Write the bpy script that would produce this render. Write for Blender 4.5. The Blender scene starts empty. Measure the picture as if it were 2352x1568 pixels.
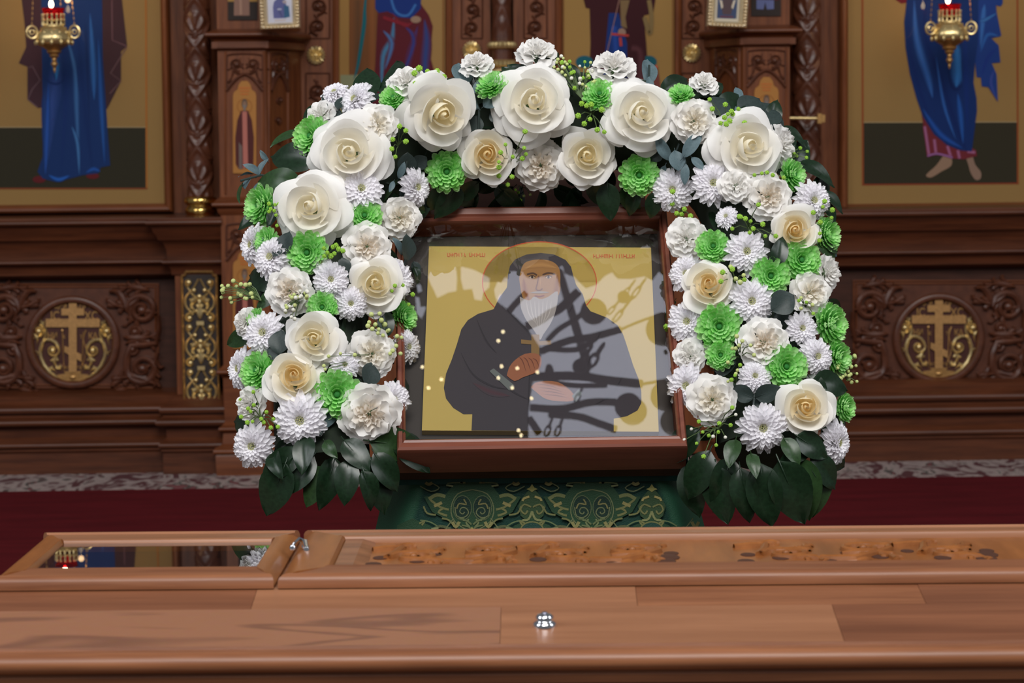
import bpy, bmesh, math, random
from mathutils import Vector, Matrix
random.seed(11)
SC = bpy.context.scene
COL = SC.collection
PI = math.pi

# ------------------------------------------------------------------ camera
F = 6000.0; CX, CY = 1176.0, 784.0
PITCH = math.atan(503.0 / F); ROLL = math.radians(0.58); YAW = math.radians(2.25)
CAM = Vector((0, 0, 1.62))
RM = Matrix.Rotation(-YAW, 3, 'Z') @ Matrix.Rotation(PI / 2 - PITCH, 3, 'X') @ Matrix.Rotation(-ROLL, 3, 'Z')
cd = bpy.data.cameras.new('camera'); cam = bpy.data.objects.new('camera', cd); COL.objects.link(cam)
cd.sensor_width = 36.0; cd.lens = F / 2352.0 * 36.0; cd.clip_end = 100
cam.matrix_world = Matrix.Translation(CAM) @ RM.to_4x4()
cd.dof.use_dof = True; cd.dof.focus_distance = 3.36; cd.dof.aperture_fstop = 13.0
SC.camera = cam

def ray(px, py): return (RM @ Vector(((px - CX) / F, (CY - py) / F, -1.0)))
def onY(px, py, Y):
    d = ray(px, py); return CAM + d * ((Y - CAM.y) / d.y)
def onZ(px, py, z):
    d = ray(px, py); return CAM + d * ((z - CAM.z) / d.z)
def onP(px, py, p0, n):
    d = ray(px, py); return CAM + d * ((p0 - CAM).dot(n) / d.dot(n))
def X(px, py, Y): return onY(px, py, Y).x
def Z(px, py, Y): return onY(px, py, Y).z

# ------------------------------------------------------------------ world, lights, exposure
w = bpy.data.worlds.new('world'); SC.world = w; w.use_nodes = True
w.node_tree.nodes['Background'].inputs[0].default_value = (0.92, 0.95, 1.0, 1)
w.node_tree.nodes['Background'].inputs[1].default_value = 0.13
def area(name, loc, target, sx, sy, energy, col):
    l = bpy.data.lights.new(name, 'AREA'); l.shape = 'RECTANGLE'; l.size = sx; l.size_y = sy
    l.energy = energy; l.color = col
    o = bpy.data.objects.new(name, l); COL.objects.link(o); o.location = loc
    o.rotation_euler = (Vector(target) - Vector(loc)).to_track_quat('-Z', 'Y').to_euler()
    return o
area('window_light_west', (-4.4, 1.2, 4.6), (0.1, 4.6, 1.1), 2.0, 3.0, 110, (0.93, 0.96, 1.0))
area('window_light_east', (4.6, 1.4, 4.4), (0.2, 4.8, 1.1), 1.6, 3.0, 80, (0.93, 0.96, 1.0))
area('window_light_rear', (0.5, -1.4, 6.4), (0.2, 3.8, 1.0), 3.4, 2.4, 330, (1.0, 0.98, 0.95))
area('fill_light_front', (-0.9, -1.6, 4.7), (0.0, 3.5, 1.3), 2.2, 1.6, 92, (0.97, 0.98, 1.0))  # added fill from behind the camera to brighten the flower faces
SC.view_settings.view_transform = 'Standard'; SC.view_settings.look = 'None'
SC.view_settings.gamma = 1.0; SC.view_settings.use_curve_mapping = False
SC.view_settings.exposure = 0.0
SC.cycles.diffuse_bounces = 8

# ------------------------------------------------------------------ helpers
def s1(c): c /= 255.0; return c / 12.92 if c <= 0.04045 else ((c + 0.055) / 1.055) ** 2.4
def s(r, g, b): return (s1(r), s1(g), s1(b), 1.0)

def mat(name, col, rough=0.5, metal=0.0, spec=0.5, var=0.0, vscale=20.0, stretch=(1, 1, 1), bump=0.0, bscale=60.0,
        col2=None, coat=0.0, coatr=0.03, trans=0.0, attr=False, detail=4.0):
    m = bpy.data.materials.new(name); m.use_nodes = True
    nt = m.node_tree; N = nt.nodes; L = nt.links; b = N['Principled BSDF']
    b.inputs['Base Color'].default_value = col; b.inputs['Roughness'].default_value = rough
    b.inputs['Metallic'].default_value = metal; b.inputs['Specular IOR Level'].default_value = spec
    b.inputs['Coat Weight'].default_value = coat; b.inputs['Coat Roughness'].default_value = coatr
    src = None
    if attr:
        a = N.new('ShaderNodeAttribute'); a.attribute_name = 'tone'; src = a.outputs['Color']
    tc = mp = None
    def coords():
        nonlocal tc, mp
        if mp is None:
            tc = N.new('ShaderNodeTexCoord'); mp = N.new('ShaderNodeMapping')
            mp.inputs['Scale'].default_value = stretch; L.new(tc.outputs['Object'], mp.inputs['Vector'])
        return mp.outputs['Vector']
    if var > 0 or col2:
        nz = N.new('ShaderNodeTexNoise'); nz.inputs['Scale'].default_value = vscale
        nz.inputs['Detail'].default_value = detail; nz.inputs['Roughness'].default_value = 0.62
        L.new(coords(), nz.inputs['Vector'])
        rmp = N.new('ShaderNodeValToRGB')
        rmp.color_ramp.elements[0].position = 0.3; rmp.color_ramp.elements[1].position = 0.72
        c2 = col2 or tuple(min(1, c * (1 + var)) for c in col[:3]) + (1,)
        c1 = col if col2 else tuple(c * (1 - var) for c in col[:3]) + (1,)
        rmp.color_ramp.elements[0].color = c1; rmp.color_ramp.elements[1].color = c2
        L.new(nz.outputs['Fac'], rmp.inputs['Fac'])
        if src is None: src = rmp.outputs['Color']
        else:
            mx = N.new('ShaderNodeMix'); mx.data_type = 'RGBA'; mx.blend_type = 'MULTIPLY'
            mx.inputs['Factor'].default_value = var
            L.new(src, mx.inputs['A']); L.new(rmp.outputs['Color'], mx.inputs['B']); src = mx.outputs['Result']
    if src is not None: L.new(src, b.inputs['Base Color'])
    if bump > 0:
        n2 = N.new('ShaderNodeTexNoise'); n2.inputs['Scale'].default_value = bscale; n2.inputs['Detail'].default_value = 3
        L.new(coords(), n2.inputs['Vector'])
        bp = N.new('ShaderNodeBump'); bp.inputs['Strength'].default_value = bump; bp.inputs['Distance'].default_value = 0.002
        L.new(n2.outputs['Fac'], bp.inputs['Height']); L.new(bp.outputs['Normal'], b.inputs['Normal'])
    if trans > 0:
        out = N['Material Output']; tr = N.new('ShaderNodeBsdfTranslucent'); mx = N.new('ShaderNodeMixShader')
        mx.inputs[0].default_value = trans
        if src is not None: L.new(src, tr.inputs['Color'])
        else: tr.inputs['Color'].default_value = col
        L.new(b.outputs[0], mx.inputs[1]); L.new(tr.outputs[0], mx.inputs[2]); L.new(mx.outputs[0], out.inputs['Surface'])
    return m

def glassmat(name, tint=(1, 1, 1, 1), rough=0.0, gain=1.0):
    m = bpy.data.materials.new(name); m.use_nodes = True; nt = m.node_tree; N = nt.nodes; L = nt.links
    N.remove(N['Principled BSDF']); out = N['Material Output']
    t = N.new('ShaderNodeBsdfTransparent'); t.inputs[0].default_value = tint
    g = N.new('ShaderNodeBsdfGlossy'); g.inputs['Roughness'].default_value = rough
    f = N.new('ShaderNodeFresnel'); f.inputs[0].default_value = 1.52
    mu = N.new('ShaderNodeMath'); mu.operation = 'MULTIPLY'; mu.inputs[1].default_value = gain; mu.use_clamp = True
    x = N.new('ShaderNodeMixShader'); L.new(f.outputs[0], mu.inputs[0]); L.new(mu.outputs[0], x.inputs[0])
    L.new(t.outputs[0], x.inputs[1]); L.new(g.outputs[0], x.inputs[2]); L.new(x.outputs[0], out.inputs['Surface'])
    return m

def emis(name, col, strength):
    m = bpy.data.materials.new(name); m.use_nodes = True; b = m.node_tree.nodes['Principled BSDF']
    b.inputs['Base Color'].default_value = col
    b.inputs['Emission Color'].default_value = col; b.inputs['Emission Strength'].default_value = strength
    return m

WOODC = s(104, 58, 38)
M = {}
M['wood'] = mat('mahogany', s(84, 43, 23), 0.38, spec=0.36, col2=s(114, 63, 35), vscale=9, stretch=(0.6, 2, 9), bump=0.08, bscale=40)
M['woodshade'] = mat('mahogany_shaded', s(64, 32, 18), 0.38, spec=0.36, col2=s(92, 49, 28), vscale=9, stretch=(0.6, 2, 9), bump=0.08, bscale=40)  # same timber as mahogany, colour darkened for the weaker light low down
M['woodv'] = mat('mahogany_upright', s(88, 45, 23), 0.42, spec=0.28, col2=s(124, 70, 38), vscale=9, stretch=(9, 9, 0.7), bump=0.08, bscale=40)
M['wooddark'] = mat('mahogany_dark', s(50, 27, 18), 0.5, spec=0.22, col2=s(66, 36, 25), vscale=12, stretch=(1, 2, 6), bump=0.08)
M['carved'] = mat('carved_mahogany', s(70, 37, 24), 0.36, spec=0.45, col2=s(92, 51, 33), vscale=30, bump=0.1, bscale=150)
M['redground'] = mat('dark_red_wood', s(62, 26, 18), 0.4, var=0.15, vscale=30)
M['gold'] = mat('gilded_brass', s(226, 200, 142), 0.33, metal=0.85, var=0.12, vscale=60)
M['goldpol'] = mat('polished_brass', s(222, 182, 104), 0.16, metal=1.0, var=0.05, vscale=30)
M['goldmatt'] = mat('matt_gold_leaf', s(170, 128, 78), 0.5, metal=0.55, var=0.2, vscale=160, bump=0.25, bscale=500)
M['goldold'] = mat('old_gold', s(178, 136, 82), 0.38, metal=0.7, var=0.25, vscale=60)
M['silvergilt'] = mat('champagne_gilt', s(226, 206, 170), 0.3, metal=0.75, var=0.1, vscale=60)
M['icon'] = mat('icon_tempera', (1, 1, 1, 1), 0.6, spec=0.08, attr=True, var=0.12, vscale=35, coat=0.28, coatr=0.015)
M['print'] = mat('icon_print', (1, 1, 1, 1), 0.6, spec=0.2, attr=True, var=0.08, vscale=60)
M['brocade'] = mat('brocade_weave', (1, 1, 1, 1), 0.55, spec=0.4, attr=True, var=0.25, vscale=220, bump=0.3, bscale=700)
M['tealcloth'] = mat('teal_satin', s(10, 72, 66), 0.45, var=0.15, vscale=30)
M['carpet'] = mat('red_carpet', s(84, 17, 23), 0.95, spec=0.1, var=0.22, vscale=7, stretch=(0.5, 2.5, 1), bump=0.4, bscale=900)
M['glass'] = glassmat('clear_pane', (0.97, 0.98, 0.97, 1), 0.0, 1.9)
M['glassdark'] = glassmat('cover_glass', (0.9, 0.9, 0.9, 1), 0.015, 1.6)
M['chrome'] = mat('chrome', (0.86, 0.87, 0.92, 1), 0.1, metal=1.0)
M['dark'] = mat('dark_lining', s(34, 22, 18), 0.7)  # plain dark brown for backings and lamp wicks
M['liner'] = mat('grey_brown_mount', s(46, 36, 31), 0.6, var=0.1, vscale=20)
M['kiot'] = mat('icon_case_wood', s(104, 54, 40), 0.36, col2=s(126, 70, 52), vscale=14, stretch=(0.5, 6, 6))

class MB:
    def __init__(self): self.v = []; self.f = []; self.c = []
    def add(self, vs, fs, cols=None):
        o = len(self.v); self.v += [Vector(p) for p in vs]; self.f += [[i + o for i in f] for f in fs]
        self.c += cols if cols else [(1, 1, 1, 1)] * len(vs)
    def box(self, x0, x1, y0, y1, z0, z1, rot=None, org=None):
        vs = [Vector((x, y, z)) for z in (z0, z1) for y in (y0, y1) for x in (x0, x1)]
        self.add(vs, [(0, 2, 3, 1), (4, 5, 7, 6), (0, 1, 5, 4), (2, 6, 7, 3), (0, 4, 6, 2), (1, 3, 7, 5)])
    def grid(self, P, cols=None, closeu=False):
        n, m = len(P), len(P[0]); vs = [p for r in P for p in r]; fs = []
        for i in range(n - 1):
            for j in range(m - 1 + (1 if closeu else 0)):
                k = (j + 1) % m; fs.append((i * m + j, i * m + k, (i + 1) * m + k, (i + 1) * m + j))
        self.add(vs, fs, [c for r in cols for c in r] if cols else None)
    def lathe(self, c, prof, n=24, ax=Vector((0, 0, 1)), lobes=0, amp=0.0, cap=True):
        ax = Vector(ax).normalized(); u = ax.orthogonal().normalized(); v = ax.cross(u)
        P = []
        for (r, h) in prof:
            row = []
            for j in range(n):
                a = 2 * PI * j / n; rr = r * (1 + amp * math.cos(lobes * a)) if lobes else r
                row.append(Vector(c) + ax * h + (u * math.cos(a) + v * math.sin(a)) * rr)
            P.append(row)
        self.grid(P, closeu=True)
        if cap:
            o = len(self.v) - n * len(prof)
            self.f.append([o + j for j in reversed(range(n))]); o2 = len(self.v) - n; self.f.append([o2 + j for j in range(n)])
    def tube(self, pts, rad, n=8, cap=True):
        pts = [Vector(p) for p in pts]; P = []; prev = None
        rs = rad if isinstance(rad, (list, tuple)) else [rad] * len(pts)
        for i, p in enumerate(pts):
            t = (pts[min(i + 1, len(pts) - 1)] - pts[max(i - 1, 0)]).normalized()
            if prev is None: u = t.orthogonal().normalized()
            else: u = (prev - t * prev.dot(t)).normalized()
            prev = u; vv = t.cross(u)
            P.append([p + (u * math.cos(2 * PI * j / n) + vv * math.sin(2 * PI * j / n)) * rs[i] for j in range(n)])
        self.grid(P, closeu=True)
        if cap:
            o = len(self.v) - n * len(pts); self.f.append([o + j for j in reversed(range(n))])
            o2 = len(self.v) - n; self.f.append([o2 + j for j in range(n)])
    def sphere(self, c, r, n=10, m=6, sc=(1, 1, 1)):
        P = []
        for i in range(m + 1):
            a = PI * i / m
            P.append([Vector(c) + Vector((math.sin(a) * math.cos(2 * PI * j / n) * r * sc[0], math.sin(a) * math.sin(2 * PI * j / n) * r * sc[1], math.cos(a) * r * sc[2])) for j in range(n)])
        self.grid(P, closeu=True)
    def prism(self, poly, d):
        n = len(poly); d = Vector(d); a = [Vector(p) for p in poly]
        self.add(a + [p + d for p in a], [list(range(n))[::-1], [n + i for i in range(n)]] + [(i, (i + 1) % n, n + (i + 1) % n, n + i) for i in range(n)])
    def mesh(self, name, m, smooth=True, off=None, col=False, ang=38):
        me = bpy.data.meshes.new(name)
        vs = [tuple(p - off) for p in self.v] if off is not None else [tuple(p) for p in self.v]
        me.from_pydata(vs, [], self.f); me.update()
        bm = bmesh.new(); bm.from_mesh(me); bmesh.ops.recalc_face_normals(bm, faces=bm.faces); bm.to_mesh(me); bm.free()
        if col:
            at = me.color_attributes.new('tone', 'FLOAT_COLOR', 'POINT')
            at.data.foreach_set('color', [x for c in self.c for x in c])
        if m is not None: me.materials.append(m)
        if smooth:
            me.shade_smooth(); me.set_sharp_from_angle(angle=math.radians(ang))
        return me
    def build(self, name, m, parent=None, **k):
        off = wloc(parent) if parent is not None else None
        o = bpy.data.objects.new(name, self.mesh(name, m, off=off, **k)); COL.objects.link(o)
        if parent is not None: o.parent = parent
        return o

def wloc(o):
    p = Vector((0, 0, 0))
    while o is not None: p = p + o.location; o = o.parent
    return p
def thing(name, label, cat, loc=(0, 0, 0), group=None):
    o = bpy.data.objects.new(name, None); COL.objects.link(o); o.location = loc; o.empty_display_size = 0.05
    o['label'] = label; o['category'] = cat
    if group: o['group'] = group
    return o
def tag(o, label, cat, group=None):
    o['label'] = label; o['category'] = cat
    if group: o['group'] = group
    return o
def struct(o): o['kind'] = 'structure'; return o
def stuff(o): o['kind'] = 'stuff'; return o
def copy_tree(o, parent=None):
    c = o.copy(); COL.objects.link(c)
    if parent is not None: c.parent = parent
    for ch in list(KIDS.get(o.name, [])) or [x for x in o.children]: copy_tree(ch, c)
    return c
KIDS = {}

def sweep(mb, plan, prof, closed_ends=True):
    """profile (out, z) swept along a plan polyline [(x, y)]; out moves toward the viewer side (right-hand of the path reversed)"""
    n = len(plan); P = []
    nr = []
    for i in range(n - 1):
        d = Vector((plan[i + 1][0] - plan[i][0], plan[i + 1][1] - plan[i][1])).normalized(); nr.append(Vector((d.y, -d.x)))
    rows = []
    for i in range(n):
        if i == 0: m = nr[0]
        elif i == n - 1: m = nr[-1]
        else:
            m = (nr[i - 1] + nr[i]); m = m / max(0.3, (m.dot(nr[i])))
        rows.append([Vector((plan[i][0] + m.x * o, plan[i][1] + m.y * o, z)) for (o, z) in prof])
    mb.grid(rows)
    k = len(prof)
    o = len(mb.v) - n * k
    mb.f.append([o + j for j in range(k)]); mb.f.append([o + (n - 1) * k + j for j in reversed(range(k))])

def bead(o, z, r, n=5, top=True):
    """a half-round moulding profile from (o, z+r) round to (o, z-r)"""
    return [(o + r * math.sin(PI * i / n), z + r * math.cos(PI * i / n)) for i in range(n + 1)]

def crom(pts, k=6):
    pts = [tuple(p) for p in pts]
    if len(pts) < 3: k = 2
    q = [pts[0]] + pts + [pts[-1]]; out = []
    for i in range(1, len(q) - 2):
        for j in range(k):
            t = j / k; a, b, c, d = q[i - 1], q[i], q[i + 1], q[i + 2]
            out.append(tuple(0.5 * (2 * b[m] + (c[m] - a[m]) * t + (2 * a[m] - 5 * b[m] + 4 * c[m] - d[m]) * t * t + (3 * b[m] - a[m] - 3 * c[m] + d[m]) * t ** 3) for m in range(len(b))))
    out.append(pts[-1]); return out

def stroke3(mb, fn, pts, h, k=5):
    """carved half-round stroke; pts (px, py, width px); fn(px, py, height) -> world"""
    q = crom(pts, k); rows = []
    for i, p in enumerate(q):
        a = q[max(i - 1, 0)]; b = q[min(i + 1, len(q) - 1)]
        tx, ty = b[0] - a[0], b[1] - a[1]; l = math.hypot(tx, ty) or 1; nx, ny = -ty / l, tx / l; wd = max(p[2], 0.4) / 2
        hh = h * min(1.0, 0.35 + wd / 6.0)
        rows.append([fn(p[0] + nx * wd * e, p[1] + ny * wd * e, hh * g) for e, g in ((-1, 0), (-0.72, 0.72), (0, 1), (0.72, 0.72), (1, 0))])
    mb.grid(rows)
def scroll3(mb, fn, cx, cy, r, turns=1.4, d=1, a0=0.0, wd=7, h=0.008, tail=None):
    pts = list(tail) if tail else []
    n = int(turns * 9)
    for i in range(n + 1):
        t = i / n; a = a0 + d * t * turns * 2 * PI; rr = r * (1 - 0.82 * t)
        pts.append((cx + rr * math.cos(a), cy + rr * math.sin(a), wd * (1 - 0.45 * t)))
    stroke3(mb, fn, pts, h, 2)
    c = fn(cx, cy, h * 0.5); mb.sphere(c, h * 0.75, 8, 5)
def leaf3(mb, fn, x0, y0, x1, y1, bend, wd, h, lobes=3):
    """carved acanthus leaf: a swelling midrib with side lobes"""
    dx, dy = x1 - x0, y1 - y0; nx, ny = -dy, dx
    def P(t, o=0): return (x0 + dx * t + nx * (bend * math.sin(PI * t) + o), y0 + dy * t + ny * (bend * math.sin(PI * t) + o))
    stroke3(mb, fn, [P(t) + (wd * (0.3 + 0.9 * math.sin(PI * min(1, t * 1.15))) * (1 - t * 0.6),) for t in (0, .25, .5, .75, 1)], h)
    for i in range(lobes):
        t = 0.2 + 0.55 * i / max(1, lobes - 1)
        for sg in (-1, 1):
            a = P(t); b = P(min(1.0, t + 0.22), sg * 0.2 * (1.1 - t)); c = P(min(1.0, t + 0.18), sg * 0.32 * (1.1 - t))
            stroke3(mb, fn, [a + (wd * 0.5,), b + (wd * 0.6,), c + (wd * 0.25,)], h * 0.8, 3)

class Paint:
    """flat painted areas, each a hair proud of the one under it"""
    def __init__(self, fn): self.fn = lambda x, y, l: fn(x, y, l + 0.004 * self.k); self.mb = MB(); self.k = 0
    def poly(self, pts, col, lay, smooth=0):
        if smooth: pts = crom(list(pts) + [pts[0]], smooth)[:-1]
        self.k += 1
        self.mb.add([self.fn(p[0], p[1], lay) for p in pts], [list(range(len(pts)))], [s(*col)] * len(pts))
    def ell(self, cx, cy, rx, ry, col, lay, n=28, a0=0, a1=2 * PI):
        self.poly([(cx + rx * math.cos(a0 + (a1 - a0) * i / n), cy + ry * math.sin(a0 + (a1 - a0) * i / n)) for i in range(n)], col, lay)
    def line(self, pts, wd, col, lay, edge=None, k=5, taper=False):
        q = crom(pts, k); rows = []; cr = []; self.k += 1
        for i, p in enumerate(q):
            a = q[max(i - 1, 0)]; b = q[min(i + 1, len(q) - 1)]
            tx, ty = b[0] - a[0], b[1] - a[1]; l = math.hypot(tx, ty) or 1
            ww = wd / 2 * (math.sin(PI * min(0.98, max(0.02, i / (len(q) - 1)))) if taper else 1)
            nx, ny = -ty / l * ww, tx / l * ww
            rows.append([self.fn(p[0] + nx * e, p[1] + ny * e, lay) for e in (-1, 0, 1)])
            e = s(*(edge or col)); cr.append([e, s(*col), e])
        self.mb.grid(rows, cr)
    def ring(self, cx, cy, rx, ry, wd, col, lay, a0=0, a1=2 * PI, n=36):
        self.line([(cx + rx * math.cos(a0 + (a1 - a0) * i / n), cy + ry * math.sin(a0 + (a1 - a0) * i / n)) for i in range(n + 1)], wd, col, lay, k=1)
    def build(self, name, m, parent): return self.mb.build(name, m, parent, smooth=False, col=True)
# ------------------------------------------------------------------ the setting
SOLEA = Z(200, 1093, 6.88)                 # level of the raised solea floor
TOP = -420                                 # how far above the picture the screen is built (py)
mb = MB(); mb.box(-4, 4, -3, 5.19, -0.06, 0.0); struct(mb.build('floor', mat('nave_floor', s(120, 100, 84), 0.4, var=0.2, vscale=6)))
mb = MB(); mb.box(-4, 4, 5.2, 7.2, 0.0, SOLEA - 0.012); struct(mb.build('floor_solea', M['wooddark']))
mb = MB(); mb.box(-3.6, 3.6, 7.2, 7.3, 0.0, 3.0); struct(mb.build('wall_back', M['woodv']))

# carpet on the solea, with its patterned border strip along the screen
yb = onZ(300, 1124, SOLEA).y
cp = thing('carpet', 'dark red carpet with a scrolled grey border along the foot of the wooden screen', 'carpet', (0, 6.5, SOLEA))
mb = MB(); mb.box(-3.2, 3.2, 5.24, yb, SOLEA - 0.012, SOLEA); mb.build('pile', M['carpet'], cp)
bd = bpy.data.materials.new('carpet_border'); bd.use_nodes = True
nt = bd.node_tree; N = nt.nodes; L = nt.links; b = N['Principled BSDF']; b.inputs['Roughness'].default_value = 0.95
tc = N.new('ShaderNodeTexCoord'); mp = N.new('ShaderNodeMapping'); mp.inputs['Scale'].default_value = (15, 7, 1)
nz = N.new('ShaderNodeTexNoise'); nz.inputs['Scale'].default_value = 1.0; nz.inputs['Detail'].default_value = 2.5; nz.inputs['Distortion'].default_value = 1.6
rp = N.new('ShaderNodeValToRGB'); e = rp.color_ramp.elements
e[0].position = 0.40; e[0].color = s(74, 26, 30); e[1].position = 0.47; e[1].color = s(140, 122, 118)
x = e.new(0.58); x.color = s(152, 134, 128); x = e.new(0.62); x.color = s(50, 56, 50); x = e.new(0.68); x.color = s(110, 56, 58)
L.new(tc.outputs['Object'], mp.inputs['Vector']); L.new(mp.outputs[0], nz.inputs['Vector']); L.new(nz.outputs['Fac'], rp.inputs['Fac']); L.new(rp.outputs[0], b.inputs['Base Color'])
mb = MB(); mb.box(-3.2, 3.2, yb, 7.1, SOLEA - 0.012, SOLEA + 0.001); mb.build('border', bd, cp)['label'] = 'grey and maroon scrolled border'

# ------------------------------------------------------------------ side bays of the screen
YP, YW = 7.03, 7.06
def zc(py): return Z(200, py, 6.9)
CORN = [(-0.12, zc(495)), (0.055, zc(501))] + bead(0.058, zc(512), 0.0075) + [(0.05, zc(524)), (0.047, zc(534)), (0.04, zc(541)), (0.036, zc(552)), (0.024, zc(558)), (0.016, zc(575)), (0.014, zc(596))] + bead(0.022, zc(604), 0.006) + [(0.012, zc(612)), (0.006, zc(622)), (0.004, zc(634)), (-0.006, zc(638)), (-0.036, zc(646)), (-0.12, zc(646))]
BASE = [(-0.12, zc(900)), (-0.034, zc(900)), (-0.004, zc(908)), (0.008, zc(918)), (0.02, zc(927))] + bead(0.03, zc(943), 0.012) + [(0.034, zc(958))] + bead(0.042, zc(971), 0.010) + [(0.026, zc(985)), (0.024, zc(1006))] + bead(0.036, zc(1024), 0.009) + [(0.04, zc(1036)), (0.034, zc(1042)), (0.034, SOLEA), (-0.12, SOLEA)]
YD = 6.955
xa, xb, xc = X(-900, 800, YD), X(405, 800, YD), X(503, 800, YD)
xr0, xr1 = X(1800, 800, YD), X(3250, 800, YD)
for i, plan in enumerate(([(xa, YD), (xb, YD), (xb, YD - 0.04), (xc + 0.02, YD - 0.04)], [(xr0, YD), (xr1, YD)])):
    mb = MB(); sweep(mb, plan, CORN); struct(mb.build('trim_%d' % (i + 1), M['woodshade']))
    mb = MB(); sweep(mb, plan, BASE); struct(mb.build(('baseboard_left', 'baseboard_right')[i], M['woodshade']))
    # the dado wall behind the carved panels and the bay wall above
    a, c = plan[0][0], plan[-1][0]
    mb = MB(); mb.box(a, c, YD + 0.038, YD + 0.10, zc(915), zc(620)); struct(mb.build('wall_dado', M['wooddark']))
    mb = MB(); mb.box(a, c, YW, YW + 0.08, zc(500), Z(200, TOP, YW)); struct(mb.build('wall_bay', M['woodv']))
mb = MB(); mb.box(xb + 0.004, xc, YD - 0.038, YD + 0.01, zc(915), zc(625)); struct(mb.build('wall_plaque_block', M['woodv']))

def icon_panel(px0, px1, pyb, label, paint):
    x0, x1 = X(px0, 250, YP), X(px1, 250, YP); zb, zt = Z((px0 + px1) / 2, pyb, YP), Z(200, TOP, YP)
    t = thing('saint_icon', label, 'icon', ((x0 + x1) / 2, YP, zb))
    mb = MB(); mb.box(x0, x1, YP, YP + 0.028, zb, zt); mb.c = [s(*paint[0])] * len(mb.v)
    mb.build('board', M['icon'], t, smooth=False, col=True)
    P = Paint(lambda px, py, l: onY(px, py, YP - 0.0005 - 0.0004 * l)); paint[1](P); P.build('painting', M['icon'], t)
    # moulded frame
    fw = 0.0235
    for nm, pl in (('frame_rail', 'b'), ('frame_stile', 'l'), ('frame_stile', 'r')):
        mb = MB(); pr = [(0, 0), (0.004, 0.012), (0.006, 0.02), (0.010, 0.024), (0.015, 0.026), (0.019, 0.024), (fw, 0.018), (fw, -0.03), (0, -0.03)]
        rows = []
        for k in (0, 1):
            row = []
            for o, h in pr:
                if pl == 'b': p = (x0 - o if k == 0 else x1 + o, YP - h, zb - o)
                else: p = ((x0 - o) if pl == 'l' else (x1 + o), YP - h, zb - o if k == 0 else zt)
                row.append(Vector(p))
            rows.append(row)
        mb.grid(rows); mb.f.append(list(range(len(pr)))); mb.f.append([len(pr) + i for i in reversed(range(len(pr)))])
        mb.build(nm, M['wood'] if pl == 'b' else M['woodv'], t)
    return t

GOLDBG = (133, 103, 60)
def paint_left(P):
    P.poly([(-15, 292), (337, 292), (338, 431), (-15, 431)], (44, 40, 28), 1)
    P.line([(-15, 292), (337, 292)], 2, (150, 130, 96), 2)
    P.line([(333, -420), (335, 0), (337, 431)], 4, (150, 92, 40), 2)
    P.line([(-15, 433), (339, 433)], 3, (120, 60, 32), 2)
    # maroon mantle, blue robe, red shoes
    P.poly([(50, -200), (50, 0), (57, 60), (60, 108), (43, 145), (63, 153), (63, 228), (88, 248), (120, 240), (120, -200)], (58, 36, 42), 3)
    P.poly([(200, -200), (262, -200), (280, 0), (292, 106), (278, 118), (278, 186), (246, 250), (215, 240)], (58, 37, 40), 3)
    P.line([(257, 0), (258, 92), (291, 106)], 2, (104, 72, 76), 5, k=1); P.line([(291, 108), (254, 168), (278, 186), (252, 215)], 2, (104, 76, 76), 5, k=1)
    P.line([(66, 155), (74, 152), (92, 184), (74, 205), (64, 228), (86, 246)], 2, (98, 74, 80), 5, k=1)
    P.ell(90, 412, 15, 8, (86, 26, 30), 3); P.ell(213, 404, 15, 7, (86, 26, 30), 3)
    base = (20, 44, 90)
    P.poly([(92, -200), (96, 120), (98, 250), (98, 360), (86, 394), (98, 410), (130, 418), (160, 410), (190, 402), (225, 398), (232, 384), (253, 380), (247, 300), (244, 250), (236, 130), (232, -200)], base, 4)
    for pts, wd, c in (([(128, 60), (128, 180), (115, 250), (105, 390)], 46, (44, 66, 124)), ([(112, 190), (108, 300), (104, 400)], 16, (36, 74, 148)), ([(150, 70), (172, 160), (176, 250), (182, 400)], 16, (52, 92, 140)),
                       ([(176, 40), (190, 200), (212, 390)], 22, (16, 38, 84)), ([(207, 30), (214, 150), (216, 230)], 18, (42, 90, 150)), ([(226, 90), (232, 230), (240, 375)], 14, (32, 76, 140)), ([(165, 290), (178, 330), (182, 400)], 10, (62, 108, 158)),
                       ([(112, 402), (135, 412), (160, 403)], 12, (34, 88, 170)), ([(198, 396), (215, 388), (230, 394)], 12, (30, 76, 150)), ([(140, 40), (150, 150), (150, 250), (140, 400)], 18, (18, 40, 90)), ([(196, 50), (200, 140), (205, 300)], 9, (16, 34, 76)), ([(124, 110), (129, 185)], 26, (50, 120, 180))):
        P.line(pts, wd, c, 5, edge=base, taper=True)
    P.line([(100, 175), (116, 190), (134, 192), (148, 182)], 4, (18, 40, 90), 6)
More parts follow.
